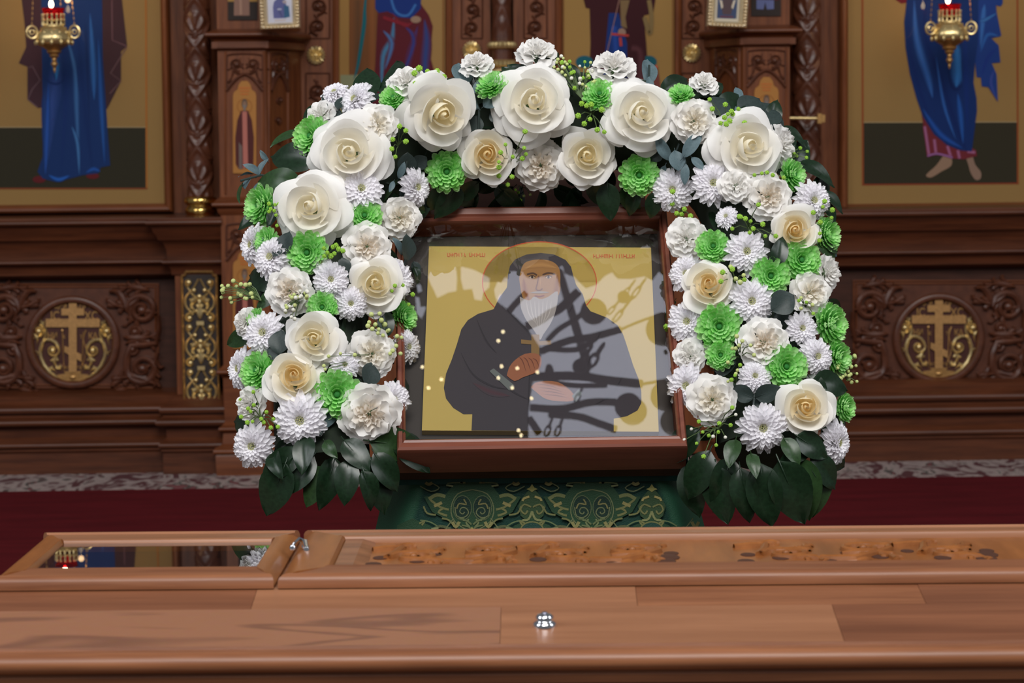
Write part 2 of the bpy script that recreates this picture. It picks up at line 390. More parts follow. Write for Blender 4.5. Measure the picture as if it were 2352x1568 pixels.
def paint_right(P):
    P.poly([(1982, 282), (2337, 281), (2337, 420), (1982, 422)], (46, 41, 28), 1)
    P.line([(1982, 281), (2337, 280)], 2, (150, 130, 96), 2)
    for x in (1982, 2338): P.line([(x - 1, -420), (x - 1, 0), (x, 423)], 4, (128, 62, 30), 2)
    P.line([(1980, 424), (2340, 421)], 3, (124, 50, 28), 2)
    P.poly([(2055, -40), (2090, -40), (2084, 6), (2070, 8), (2058, 0)], (96, 26, 32), 3)
    # feet, red under-robe, blue himation
    P.poly([(2166, 358), (2184, 360), (2185, 380), (2162, 394), (2140, 407), (2128, 405), (2130, 398), (2150, 380)], (132, 104, 84), 3, 3)
    P.poly([(2218, 360), (2233, 358), (2240, 378), (2253, 395), (2252, 410), (2241, 413), (2230, 398), (2224, 378)], (126, 100, 84), 3, 3)
    red = (98, 34, 40)
    P.poly([(2116, 250), (2124, 320), (2129, 360), (2150, 355), (2172, 357), (2188, 364), (2214, 366), (2244, 358), (2242, 345), (2200, 320), (2160, 260)], red, 4)
    for pts in ([(2124, 290), (2134, 357)], [(2146, 320), (2150, 354)], [(2176, 335), (2184, 360)], [(2200, 345), (2204, 364)], [(2222, 348), (2240, 350)]): P.line(pts, 9, (150, 92, 128), 5, edge=red)
    P.line([(2130, 358), (2150, 353), (2172, 357), (2188, 362)], 6, (140, 96, 150), 5, edge=red)
    base = (14, 38, 88)
    P.poly([(2088, -200), (2083, 0), (2077, 50), (2080, 110), (2090, 170), (2105, 225), (2120, 268), (2145, 308), (2175, 333), (2205, 345), (2232, 348), (2238, 300), (2244, 255), (2243, 225), (2236, 190), (2240, 140), (2246, 100), (2250, -200)], base, 6)
    P.poly([(2246, -100), (2305, -100), (2303, 8), (2298, 15), (2288, 12), (2289, 28), (2300, 82), (2277, 88), (2294, 104), (2298, 143), (2278, 145), (2289, 170), (2292, 234), (2270, 200), (2255, 198), (2253, 178), (2243, 177), (2238, 120)], (24, 50, 112), 5)
    for pts, wd, c in (([(2100, 0), (2106, 90), (2132, 180), (2142, 225)], 24, (44, 86, 150)), ([(2085, 20), (2090, 110), (2110, 200), (2140, 280)], 16, (12, 32, 84)), ([(2130, -20), (2125, 80), (2160, 180), (2200, 300), (2220, 345)], 24, (10, 30, 80)),
                       ([(2197, 90), (2200, 160), (2196, 200)], 38, (44, 104, 166)), ([(2178, 160), (2186, 198), (2200, 205), (2214, 190)], 8, (8, 26, 72)), ([(2215, 60), (2218, 150), (2222, 300)], 20, (14, 38, 96)), ([(2200, 215), (2206, 260), (2212, 330)], 16, (30, 76, 146)), ([(2120, 250), (2160, 308), (2210, 340)], 16, (28, 70, 144)), ([(2150, 130), (2168, 240), (2195, 320)], 10, (40, 84, 150))):
        P.line(pts, wd, c, 7, edge=base, taper=True)
    for pts, wd, c in (([(2262, 10), (2258, 40), (2252, 110)], 16, (48, 96, 160)), ([(2290, 30), (2262, 46), (2250, 48)], 10, (52, 104, 160)), ([(2296, 84), (2268, 80), (2252, 120)], 12, (36, 84, 150)), ([(2292, 110), (2270, 130), (2256, 170)], 12, (20, 40, 110)), ([(2284, 160), (2276, 190), (2290, 230)], 10, (50, 64, 130))):
        P.line(pts, wd, c, 7, edge=(24, 50, 112), taper=True)
icon_panel(-52, 373, 469, 'icon of a figure in a long blue robe and maroon mantle, under the lamp', (GOLDBG, paint_left))
icon_panel(1948, 2372, 466, 'icon of a barefoot figure in a blue wrap over red, under the lamp', (GOLDBG, paint_right))

# ------------------------------------------------------------------ carved panels and medallions of the dado
YC = YD + 0.034
def carved_dado(cx, px0, px1, py0, py1, label, mirror_only=None):
    fn = lambda px, py, h: onY(px, py, YC) + Vector((0, -h, 0))
    cy = (py0 + py1) / 2 + 14
    p = fn(cx, (py0 + py1) / 2, 0)
    t = thing('carved_panel', label, 'panel', (p.x, YC, fn(cx, py1, 0).z))
    mb = MB(); q = [fn(px0, py0, 0), fn(px1, py0, 0), fn(px1, py1, 0), fn(px0, py1, 0)]
    mb.prism(q, (0, 0.012, 0)); mb.build('ground', M['carved'], t)
    mb = MB()
    for o in (3, 9):
        for a, b2 in (((px0 + o, py0 + o), (px1 - o, py0 + o)), ((px1 - o, py0 + o), (px1 - o, py1 - o)), ((px1 - o, py1 - o), (px0 + o, py1 - o)), ((px0 + o, py1 - o), (px0 + o, py0 + o))):
            stroke3(mb, fn, [a + (4,), b2 + (4,)], 0.006)
    mb.build('panel_border', M['wood'], t)
    for sg in (-1, 1):
        m = lambda x: cx + sg * x
        fm = lambda px, py, h: fn(m(px), py, h)
        mb = MB()
        scroll3(mb, fm, 158, cy - 74, 36, 1.6, 1, PI * 1.0, 19, 0.018, tail=[(84, cy - 116, 8), (104, cy - 116, 17), (118, cy - 92, 19)])
        leaf3(mb, fm, 158, cy - 108, 78, cy - 92, -0.22, 24, 0.017, 3); leaf3(mb, fm, 176, cy - 118, 104, cy - 120, 0.1, 18, 0.014, 3)
        leaf3(mb, fm, 194, cy - 66, 146, cy - 34, 0.4, 18, 0.016, 2); leaf3(mb, fm, 128, cy - 70, 116, cy - 36, -.3, 14, 0.013, 2)
        scroll3(mb, fm, 160, cy + 60, 37, 1.6, -1, PI * 1.0, 19, 0.018, tail=[(196, cy - 62, 10), (191, cy + 2, 15), (134, cy + 8, 18)])
        leaf3(mb, fm, 116, cy - 12, 198, cy - 16, 0.05, 22, 0.016, 3); leaf3(mb, fm, 120, cy + 4, 190, cy + 14, -.2, 15, 0.014, 2)
        scroll3(mb, fm, 142, cy - 24, 14, 1.2, -1, 0, 11, 0.013); scroll3(mb, fm, 136, cy + 16, 14, 1.2, 1, 0, 11, 0.013)
        leaf3(mb, fm, 192, cy + 98, 88, cy + 92, 0.16, 23, 0.017, 3); leaf3(mb, fm, 124, cy + 108, 80, cy + 114, 0, 13, 0.013, 2)
        leaf3(mb, fm, 196, cy + 24, 194, cy + 104, 0.12, 17, 0.016, 3); leaf3(mb, fm, 120, cy + 60, 124, cy + 96, .3, 14, 0.013, 2)
        mb.build('carved_scrollwork', M['carved'], t)
    # medallion
    c = fn(cx, cy, 0.0006); r = 102 * YC / F
    md = thing('cross_medallion', label.replace('carved wooden dado panel of acanthus scrolls', 'round gilded eight-pointed cross medallion in the carved panel'), 'medallion', c)
    mb = MB(); mb.lathe(c, [(r * 0.9, 0.0), (r * 0.9, 0.003)], 48, (0, -1, 0)); mb.build('ground_disc', M['redground'], md)
    mb = MB(); mb.lathe(c, [(r * 0.86, 0.002), (r * 0.885, 0.01), (r * 0.92, 0.015), (r * 0.98, 0.0165), (r * 1.03, 0.014), (r * 1.06, 0.008), (r * 1.06, 0.0)], 56, (0, -1, 0), cap=False); mb.build('rim', M['carved'], md)
    fx = lambda px, py, h: onY(cx + px, cy + py, YC) + Vector((0, -0.003 - h, 0))
    mb = MB()
    for poly in ([(-9, -96), (9, -96), (9, 68), (-9, 68)], [(-26, -78), (26, -78), (26, -62), (-26, -62)], [(-62, -54), (62, -54), (62, -35), (-62, -35)], [(-19, 8), (-9, 12), (9, 22), (20, 28), (20, 44), (9, 38), (-9, 28), (-19, 22)]):
        mb.prism([fx(a, b2, 0.0045 + 0.0003 * len(poly) + 0.0002 * abs(poly[0][1]) / 20) for a, b2 in poly], (0, 0.004, 0))
    mb.build('cross', M['goldmatt'], md)
    mb = MB(); mb.prism([fx(a, b2, 0.005) for a, b2 in [(-36, 74), (-18, 72), (-18, 66), (18, 66), (18, 72), (36, 74), (30, 88), (-30, 88)]], (0, 0.004, 0))
    mb.sphere(fx(0, 80, 0.004), 0.009, 10, 6, (1.2, 0.6, 0.8)); stroke3(mb, fx, [(-14, 84, 4), (-12, 74, 4), (0, 70, 4), (12, 74, 4), (14, 84, 4)], 0.008)
    mb.build('base_mound', M['goldold'], md)
    for sg in (-1, 1):
        fm = lambda px, py, h: fx(sg * px, py, h); mb = MB()
        scroll3(mb, fm, 46, 18, 15, 1.2, -1, PI, 7, 0.010, tail=[(16, 84, 2), (40, 78, 7), (66, 52, 9), (76, 16, 7), (62, -6, 8), (40, 0, 8)])
        scroll3(mb, fm, 78, -26, 13, 1.2, 1, PI * 0.5, 6, 0.010, tail=[(72, 22, 4), (70, 4, 7), (62, -18, 7), (66, -36, 6)])
        leaf3(mb, fm, 66, -32, 82, -56, -0.1, 8, 0.010, 1); leaf3(mb, fm, 92, -22, 84, 8, 0.2, 8, 0.009, 1); leaf3(mb, fm, 34, 26, 32, 62, -0.25, 10, 0.010, 2); leaf3(mb, fm, 30, 50, 26, 66, 0, 9, 0.010, 1)
        leaf3(mb, fm, 70, 26, 88, 18, 0.1, 6, 0.009, 1); leaf3(mb, fm, 60, 60, 38, 70, 0.2, 7, 0.009, 1)
        mb.build('leaf_scroll', M['gold'], md)
        mb = MB(); stroke3(mb, fm, [(24, -24, 3), (22, 30, 2.4), (20, 70, 2)], 0.004)
        if sg == 1: stroke3(mb, fm, [(30, -28, 4), (24, -6, 2.4), (30, 20, 2.4), (22, 52, 2.4)], 0.004)
        else: mb.sphere(fm(24, -27, 0.003), 0.004, 6, 4)
        mb.build(('lance', 'reed_with_sponge')[sg > 0], M['goldold'], md)
    for tx, px, py, hp in (('ЦРЬ', -28, -84, 15), ('СЛВЫ', 26, -84, 15), ('IC', -41, -60, 21), ('XC', 42, -60, 21), ('НИ', -47, -14, 15), ('КА', 46, -14, 15), ('К', -20, -12, 8), ('Т', 19, -12, 8), ('М Л', -14, 58, 7), ('Р Б', 14, 58, 7)):
        fc = bpy.data.curves.new('txt', 'FONT'); fc.body = tx; fc.align_x = 'CENTER'; fc.align_y = 'CENTER'; fc.size = hp * YC / F * 1.32; fc.extrude = 0.0012; fc.offset = 0.0004
        to = bpy.data.objects.new('txt', fc); me = bpy.data.meshes.new_from_object(to); bpy.data.objects.remove(to)
        o = bpy.data.objects.new('lettering', me); COL.objects.link(o); o.parent = md
        me.materials.append(M['goldold']); o.location = fx(px, py, 0.002) - md.location; o.rotation_euler = (PI / 2, ROLL * 0, 0); o.scale = (0.8, 1, 1)
    return t
carved_dado(168, -28, 366, 650, 893, 'carved wooden dado panel of acanthus scrolls beside the brass plaque')
carved_dado(2155, 1958, 2366, 642, 885, 'carved wooden dado panel of acanthus scrolls beyond the rod, under the barefoot icon')

# ------------------------------------------------------------------ pierced brass plaque
YQ = YD - 0.042
fn = lambda px, py, h: onY(px + (py - 790) * 0.022, py, YQ) + Vector((0, -h, 0))
pl = thing('brass_plaque', 'tall pierced brass plaque of scrolling vines with notched corners on the wooden block', 'plaque', fn(461, 955, 0))
mb = MB(); mb.prism([fn(a, b2, 0.002) for a, b2 in ((422, 626), (499, 626), (499, 954), (422, 954))], (0, 0.002, 0)); mb.build('backing', M['dark'], pl)
mb = MB(); path = [(430, 624), (492, 624), (493, 631), (501, 634), (501, 946), (493, 949), (492, 956), (430, 956), (429, 949), (421, 946), (421, 634), (429, 631), (430, 624)]
for a, b2 in zip(path[:-1], path[1:]): stroke3(mb, fn, [a + (7,), b2 + (7,)], 0.011)
mb.build('border', M['goldold'], pl)
for k in range(3):
    y = 640 + 103 * k; mb = MB()
    for sg in (-1, 1):
        fm = lambda px, py, h: fn(461 + sg * px, py, h)
        stroke3(mb, fm, [(2, y + 0, 5), (14, y + 22, 5), (31, y + 42, 6), (32, y + 62, 6), (16, y + 82, 6)], 0.009)
        stroke3(mb, fm, [(33, y + 12, 5), (22, y + 28, 5), (8, y + 50, 5)], 0.007)
        leaf3(mb, fm, 3, y + 44, 17, y + 70, -0.3, 11, 0.011, 2); leaf3(mb, fm, 16, y + 34, 20, y + 62, 0.3, 10, 0.011, 2)
        scroll3(mb, fm, 24, y + 90, 11, 1.1, sg * 0 + 1, -PI / 2, 6, 0.010, tail=[(4, y + 72, 6), (14, y + 76, 7)])
        scroll3(mb, fm, 24, y + 8, 9, 1.0, -1, PI / 2, 6, 0.010); mb.sphere(fm(12, y + 26, 0.006), 0.006, 8, 5)
    leaf3(mb, fn, 461, y + 92, 461, y + 48, 0, 17, 0.011, 3)
    mb.prism([fn(453, y + 97, 0.010), fn(470, y + 97, 0.010), fn(470, y + 106, 0.010), fn(453, y + 106, 0.010)], (0, 0.008, 0)); mb.sphere(fn(461, y + 40, 0.007), 0.007, 8, 5)
    mb.build('vine_scroll', M['gold'], pl)

# ------------------------------------------------------------------ carved columns
def carved_column(cx, w0, pybase, Y, label, base=True, tw=1, ncut=None):
    p = onY(cx, pybase - 40, Y); r = w0 / 2 * Y / F
    t = thing('carved_column', label, 'column', (p.x, Y, Z(cx, pybase, Y)))
    z0, z1 = Z(cx, pybase - 56 if base else pybase, Y), Z(cx, TOP, Y); per = 113 * Y / F
    P = []; nz_, na = 420, 56
    for i in range(nz_ + 1):
        z = z0 + (z1 - z0) * i / nz_; row = []
        for j in range(na):
            a = 2 * PI * j / na; u = 2 * a / (2 * PI) + 0.04; v = (z - z0) / per
            d1 = abs(((u + v) % 1) - 0.5); d2 = abs(((u - v) % 1) - 0.5)
            vine = max(0, 1 - min(d1, d2) / 0.09)
            uu = ((u + v + 0.5) % 1) - 0.5; vv = ((u - v + 0.5) % 1) - 0.5
            aa, bb = (uu + vv), (uu - vv)
            rad = math.hypot(aa * 1.0, bb * 0.9)
            fr = math.hypot(aa, bb + 0.5); leaf = max(0.0, min(1.0, (0.95 - fr) / 0.18)) * max(0, min(1, (0.62 - rad) / 0.12)) * (0.5 + 0.5 * math.cos(9 * math.atan2(aa, bb + 0.5)))
            bud = max(0.0, 1 - math.hypot(aa, bb + 0.45) / 0.13)
            h = max(vine ** 0.6 * 1.0, leaf * 0.9, bud * 1.1)
            rr = r * (0.86 + 0.155 * h); row.append(Vector((p.x + rr * math.cos(a), Y + rr * math.sin(a), z)))
        P.append(row)
    mb = MB(); mb.grid(P, closeu=True); mb.build('carved_shaft', M['carved'], t, ang=60)
    if base:
        zz = lambda py: Z(cx, py, Y); zb = t.location.z; k = r / 30.0
        f = lambda py: zz(pybase - 508 + py) - zb
        for nm, pr in (('base_ring', [(28, 450), (33, 452), (36, 456), (37, 461), (35.5, 467), (31, 470)]), ('base_drum', [(29, 470), (30, 474), (33, 477), (35, 482), (34, 489), (30.5, 493), (30, 498), (32, 508)])):
            mb = MB(); mb.lathe((p.x, Y, zb), [(a * k, f(b2)) for a, b2 in pr], 40); mb.build(nm, M['goldpol'], t)
    return t
carved_column(461, 62, 508, 6.955, 'vine-carved column on a brass base beside the figure in blue robe and maroon mantle')
carved_column(1853, 66, 640, 6.985, 'vine-carved column behind the brass rod beside the barefoot icon', base=False)

# brass rod with a square end clamp
p0, p1 = onY(1800, 271, 6.90), onY(1890, 272, 6.90)
rd = thing('brass_rod', 'short twisted brass rod with a square end clamp, crossing a carved column', 'rod', p1)
mb = MB(); mb.tube([p0 + (p1 - p0) * i / 12 for i in range(13)], [0.0042 + 0.0007 * (i % 2) for i in range(13)], 10); mb.build('rod_bar', M['gold'], rd)
mb = MB(); q = onY(1884, 272, 6.90); mb.box(q.x - 0.009, q.x + 0.002, 6.885, 6.915, q.z - 0.013, q.z + 0.013); mb.box(q.x + 0.002, q.x + 0.011, 6.888, 6.912, q.z - 0.010, q.z + 0.010); mb.box(q.x - 0.004, q.x + 0.004, 6.91, 7.06, q.z - 0.004, q.z + 0.004); mb.build('end_clamp', M['goldold'], rd)

# ------------------------------------------------------------------ chamfered pilasters
YF = 6.86
def pilaster(sx, label, front, cham, dy, lower):
    """front (px0, px1): the face toward the nave; cham: px where the splayed face meets the doors"""
    g = lambda px: X(px, 300 + dy, YF)
    a, b2 = g(front[0]), g(front[1]); ch = X(cham, 300 + dy, 7.08); h = (lambda px, py, Y=YF: Z(px, py, Y)); mid = (front[0] + front[1]) / 2
    if sx < 0: plan = [(a, 7.12), (a, YF), (b2, YF), (ch - 0.004, 7.06), (ch, 7.086)]
    else: plan = [(ch, 7.086), (ch + 0.004, 7.06), (a, YF), (b2, YF), (b2, 7.12)]
    zb = SOLEA; t = thing('screen_pilaster', label, 'pilaster', ((a + b2) / 2, YF, zb))
    zz = lambda py: Z(mid, py + dy, YF)
    mb = MB(); mb.prism([Vector((x, y, zb)) for x, y in plan], (0, 0, zz(TOP) - zb)); mb.build('shaft', M['woodv'], t, smooth=False)
    mb = MB(); sweep(mb, plan, [(0, zz(66)), (0.018, zz(72))] + bead(0.024, zz(80), 0.006) + [(0.018, zz(88)), (0.010, zz(92)), (0.008, zz(95)), (0.014, zz(96)), (0.014, zz(111)), (0.004, zz(114)), (0, zz(116))]); mb.build('cornice', M['wood'], t)
    mb = MB()
    for i in range(24):
        x = a + (b2 - a) * (i + 0.5) / 24; mb.box(x - 0.0015, x + 0.0015, YF - 0.0175, YF - 0.012, zz(110), zz(97))
    mb.build('dentil_band', M['wood'], t)
    mb = MB(); sweep(mb, plan, [(0, zz(452)), (0.010, zz(458))] + bead(0.016, zz(469), 0.006) + [(0.008, zz(478)), (0.006, zz(488)), (0, zz(494))]); mb.build('string_moulding', M['wood'], t)
    mb = MB(); sweep(mb, plan, [(0, zz(838)), (0.008, zz(845))] + bead(0.012, zz(853), 0.006) + [(0.002, zz(868)), (0, zz(970))] + bead(0.010, zz(984), 0.006) + [(0.004, zz(994)), (0.006, zz(1018))] + bead(0.022, zz(1034), 0.008) + [(0.024, zz(1046)), (0.022, zb), (0, zb)]); mb.build('plinth', M['wood'], t)
    fF = lambda px, py, hh: onY(px, py + dy, YF) + Vector((0, -hh, 0))
    pa = Vector((plan[2][0], plan[2][1], 0)) if sx < 0 else Vector((plan[2][0], plan[2][1], 0)); pb = Vector((plan[3][0], plan[3][1], 0)) if sx < 0 else Vector((plan[1][0], plan[1][1], 0))
    d = (pb - pa).normalized() if sx < 0 else (pa - pb).normalized(); nC = Vector((d.y, -d.x, 0))
    fC = lambda px, py, hh: onP(px, py + dy, pa, nC) + nC * hh
    def face(fn, x0, x1, icon, suffix):
        w_ = x1 - x0; c = (x0 + x1) / 2
        for (y0, tag_) in ((122, 0), (512, 1)):
            mb = MB()
            # raised border with a round-shouldered top, carved spandrel pair
            arch = [(x0 + 4, y0 + 76), (x0 + 4, y0 + 14), (x0 + 9, y0 + 4), (c, y0 + 1), (x1 - 9, y0 + 4), (x1 - 4, y0 + 14), (x1 - 4, y0 + 76)]
            stroke3(mb, fn, [p + (5,) for p in arch], 0.006, 3)
            lo = [(x0 + 4, y0 + 86), (x0 + w_ * .22, y0 + 66), (x0 + w_ * .36, y0 + 54), (c, y0 + 48), (x1 - w_ * .36, y0 + 54), (x1 - w_ * .22, y0 + 66), (x1 - 4, y0 + 86)]
            stroke3(mb, fn, [p + (8,) for p in lo], 0.008, 3)
            for e in (-1, 1):
                fm = lambda px, py, hh: fn(c + e * px, py, hh)
                scroll3(mb, fm, w_ * .2, y0 + 26, w_ * .14, 1.3, -e * e, 0, 5, 0.008, tail=[(2, y0 + 46, 3), (w_ * .2, y0 + 46, 5)])
                leaf3(mb, fm, w_ * .3, y0 + 16, w_ * .4, y0 + 70, 0.1, 7, 0.008, 2); leaf3(mb, fm, 2, y0 + 36, w_ * .1, y0 + 10, 0.2, 6, 0.007, 1)
            mb.build('carved_spandrel', M['carved'], t)
        mb = MB()
        for x in (x0 + 2, x1 - 2): stroke3(mb, fn, [(x, 118, 5), (x, 445, 5)], 0.006)
        mb.build('edge_bead', M['woodv'], t)
        if icon:
            for (y0, bot) in ((186, 398), (576, 800)):
                mb = MB(); k = w_ * 0.29
                sh = [(c - k, bot), (c - k, y0 + 34), (c - k * .92, y0 + 26), (c - k * .62, y0 + 20), (c - k * .5, y0 + 8), (c - k * .25, y0), (c + k * .25, y0), (c + k * .5, y0 + 8), (c + k * .62, y0 + 20), (c + k * .92, y0 + 26), (c + k, y0 + 34), (c + k, bot)]
                mb.prism([fn(px, py, 0.004) for px, py in sh], (0, 0.003, 0)); mb.c = [s(160, 108, 52)] * len(mb.v)
                io = mb.build('arched_icon', M['print'], t, smooth=False, col=True); io['label'] = 'arched gold icon of a standing monk'
                P = Paint(lambda px, py, l: fn(px, py, 0.0045 + 0.0003 * l))
                yy = y0 + 50; P.ring(c, yy + 8, k * .62, k * .62, 1.5, (140, 84, 36), 1)
                P.poly([(c - k * .3, yy + 18), (c + k * .3, yy + 18), (c + k * .62, yy + 40), (c + k * .8, yy + 80), (c + k * .76, yy + 140), (c + k * .55, bot - 12), (c - k * .55, bot - 12), (c - k * .76, yy + 140), (c - k * .8, yy + 80), (c - k * .62, yy + 40)], (74, 30, 28), 2)
                P.poly([(c - k * .2, yy + 20), (c + k * .2, yy + 20), (c + k * .3, bot - 18), (c - k * .12, bot - 10)], (168, 100, 88), 3)
                P.poly([(c - k * .5, yy + 90), (c - k * .22, yy + 100), (c - k * .2, bot - 10), (c - k * .48, bot - 10)], (104, 88, 82), 3)
                P.ell(c, yy + 2, k * .25, 11, (84, 68, 58), 4); P.ell(c, yy + 3, k * .17, 7, (128, 98, 78), 5); P.poly([(c - k * .2, yy + 5), (c + k * .2, yy + 5), (c, yy + 22)], (116, 104, 98), 6)
                for i in range(3): P.line([(c - 13 + 2 * i, y0 + 16 + 7 * i), (c + 13 - 2 * i, y0 + 16 + 7 * i)], 3, (176, 96, 44), 1)
                o2 = P.build('figure_print', M['print'], io)
                o2.location = (0, 0, 0)
        else:
            mb = MB(); k = w_ * .3
            for i in range(4): scroll3(mb, fn, c + (-1) ** i * k * .2, 230 + 46 * i, k * .6, 1.3, (-1) ** i, PI / 2, 5, 0.006)
            mb.build('carved_scrollwork', M['carved'], t)
    if sx < 0: face(fF, 516, 608, True, 'a'); face(fC, 616, 664, False, 'b')
    else: face(fF, 1712, 1808, True, 'a'); face(fC, 1640, 1700, False, 'b')
    # upper icon over the cornice
    cx_ = mid if sx < 0 else mid - 2
    mb = MB(); mb.prism([fF(px, py, 0.004) for px, py in ((cx_ - 34, TOP + 60), (cx_ + 34, TOP + 60), (cx_ + 34, 46), (cx_ - 34, 46))], (0, 0.003, 0)); mb.c = [s(44, 34, 30)] * len(mb.v)
    io = mb.build('upper_icon', M['print'], t, smooth=False, col=True)
    P = Paint(lambda px, py, l: fF(px, py, 0.0045 + 0.0003 * l))
    P.poly([(cx_ - 34, -300), (cx_ + 34, -300), (cx_ + 34, 4), (cx_ - 34, 4)], (150, 112, 58), 1)
    if sx < 0: P.poly([(cx_ - 18, -120), (cx_ + 14, -120), (cx_ + 16, 36), (cx_ - 20, 36)], (132, 98, 84), 2); P.line([(cx_ - 6, -60), (cx_ - 4, 34)], 8, (164, 128, 108), 3, edge=(132, 98, 84))
    else:
        P.poly([(cx_ - 26, -100), (cx_ + 26, -100), (cx_ + 28, 10), (cx_ - 24, 10)], (78, 26, 30), 2)
        P.poly([(cx_ - 22, 8), (cx_ + 18, 8), (cx_ + 18, 30), (cx_ + 2, 31), (cx_ - 2, 14), (cx_ - 6, 31), (cx_ - 22, 30)], (92, 98, 138), 2)
    P.build('figure_print', M['print'], io)
    return t
pilaster(-1, 'splayed wooden pilaster with an arched monk icon, beside the brass plaque', (503, 612), 693, 0, True)
pilaster(1, 'splayed wooden pilaster with an arched icon, where the brass rod is fixed', (1708, 1814), 1630, -9, False)

# ------------------------------------------------------------------ the holy doors between the pilasters
YR = 7.09
fR = lambda px, py, h: onY(px, py, YR) + Vector((0, -h, 0))
def royal_door(label, x0, x1, pic, carved, ros, paint, bg):
    t = thing('sanctuary_door', label, 'door', onY((x0 + x1) / 2, 900, YR))
    xa_, xb_ = X(x0, 100, YR), X(x1, 100, YR)
    mb = MB(); mb.box(xa_, xb_, YR, YR + 0.04, SOLEA + 0.01, Z(1150, TOP, YR)); mb.build('leaf_board', M['woodv'], t)
    mb = MB(); mb.prism([fR(px, py, 0.004) for px, py in ((pic[0], TOP + 20), (pic[1], TOP + 20), (pic[1], 420), (pic[0], 420))], (0, 0.003, 0)); mb.c = [s(*bg)] * len(mb.v)
    mb.build('icon_board', M['icon'], t, smooth=False, col=True)
    P = Paint(lambda px, py, l: fR(px, py, 0.0045 + 0.0003 * l)); paint(P); P.build('icon_painting', M['icon'], t)
    for x, wd in ((pic[0] - 9, 17), (pic[1] + 9, 17)):
        mb = MB(); stroke3(mb, fR, [(x, TOP + 20, wd), (x, 425, wd)], 0.016); mb.build('icon_moulding', M['woodv'], t)
    for (c0, c1) in carved:
        for (y0, y1) in ((TOP + 30, 88), (168, 330)):
            mb = MB(); c = (c0 + c1) / 2; w_ = c1 - c0
            for a, b2 in (((c0, y0), (c1, y0)), ((c1, y0), (c1, y1)), ((c1, y1), (c0, y1)), ((c0, y1), (c0, y0))): stroke3(mb, fR, [a + (4,), b2 + (4,)], 0.006)
            y = y1 - w_ * .5; i = 0
            while y > y0 + w_ * .3:
                e = (-1) ** i
                scroll3(mb, fR, c, y, w_ * .36, 1.4, e, PI / 2, 7, 0.010); leaf3(mb, fR, c - e * w_ * .4, y + w_ * .3, c - e * w_ * .1, y - w_ * .5, e * 0.3, 8, 0.009, 2)
                y -= w_ * .86; i += 1
            mb.build('carved_strip', M['carved'], t)
    return t
def rosette(px, py, label):
    c = fR(px, py, 0.0); t = thing('gilded_rosette', label, 'rosette', c, 'gilded door rosettes')
    mb = MB(); mb.lathe(c, [(0.004, 0.0), (0.019, 0.002), (0.021, 0.004), (0.019, 0.006), (0.014, 0.006), (0.0105, 0.0045)], 64, (0, -1, 0), 16, 0.15); mb.build('petal_ring', M['gold'], t)
    mb = MB()
    for i in range(18):
        a = 2 * PI * i / 18; d = Vector((math.cos(a), 0, math.sin(a))); o = Vector((0, -1, 0))
        mb.tube([c + d * 0.011 + o * 0.006, c + d * 0.017 + o * 0.010, c + d * 0.0225 + o * 0.009, c + d * 0.0245 + o * 0.005], [0.0016, 0.0026, 0.0034, 0.0016], 6)
    mb.build('petal_lobes', M['gold'], t)
    mb = MB(); mb.lathe(c, [(0.011, 0.003), (0.0125, 0.009), (0.009, 0.012), (0.0055, 0.010), (0.005, 0.014), (0.0025, 0.017), (0.0002, 0.0175)], 40, (0, -1, 0), 8, 0.16); mb.build('boss', M['gold'], t)
def paint_dl(P):
    P.line([(790, TOP + 20), (790, 420)], 24, (140, 104, 56), 1, k=1); P.line([(803, TOP + 20), (803, 420)], 2, (104, 62, 30), 2, k=1)
    P.poly([(803, TOP + 20), (900, TOP + 20), (900, 175), (803, 175)], (108, 66, 36), 1)
    P.line([(822, 0), (822, 175)], 26, (88, 58, 36), 2, edge=(108, 66, 36)); P.line([(855, -50), (855, 175)], 20, (124, 74, 40), 2, edge=(108, 66, 36))
    P.poly([(782, 172), (856, 172), (850, 260), (782, 260)], (124, 124, 92), 3)
    P.line([(1018, TOP + 20), (1018, 420)], 3, (116, 72, 36), 2, k=1)
    P.line([(846, -60), (838, 20), (836, 60), (822, 150), (812, 184)], 9, (22, 88, 96), 5, taper=True)
    rd_ = (84, 26, 34); bl = (38, 62, 116)
    P.poly([(868, 20), (880, 0), (960, 0), (985, 35), (994, 60), (988, 130), (1002, 180), (995, 260), (850, 260), (862, 150)], rd_, 4)
    P.poly([(862, -120), (972, -120), (966, 20), (945, 42), (915, 40), (890, 26), (870, 30), (862, 20)], (24, 46, 108), 6)
    for pts, wd, c in (([(905, 40), (900, 90), (880, 130), (876, 220)], 18, (60, 120, 156)), ([(880, 70), (900, 100), (884, 160)], 14, (64, 110, 160)), ([(975, 45), (980, 90), (976, 160), (985, 220)], 26, bl), ([(960, 60), (940, 130), (920, 220)], 20, (60, 48, 100)), ([(930, 60), (950, 100), (905, 220)], 14, (40, 56, 120)), ([(900, 30), (930, 60), (960, 40)], 8, (120, 36, 46))):
        P.line(pts, wd, c, 7, edge=rd_, taper=True)
    P.line([(880, 40), (925, 55), (940, 58)], 8, (116, 30, 40), 8); P.ell(955, 45, 12, 8, (140, 112, 92), 9)
    P.line([(890, -60), (905, 20), (935, 36), (955, 10)], 8, (60, 110, 170), 7, edge=(24, 46, 108))
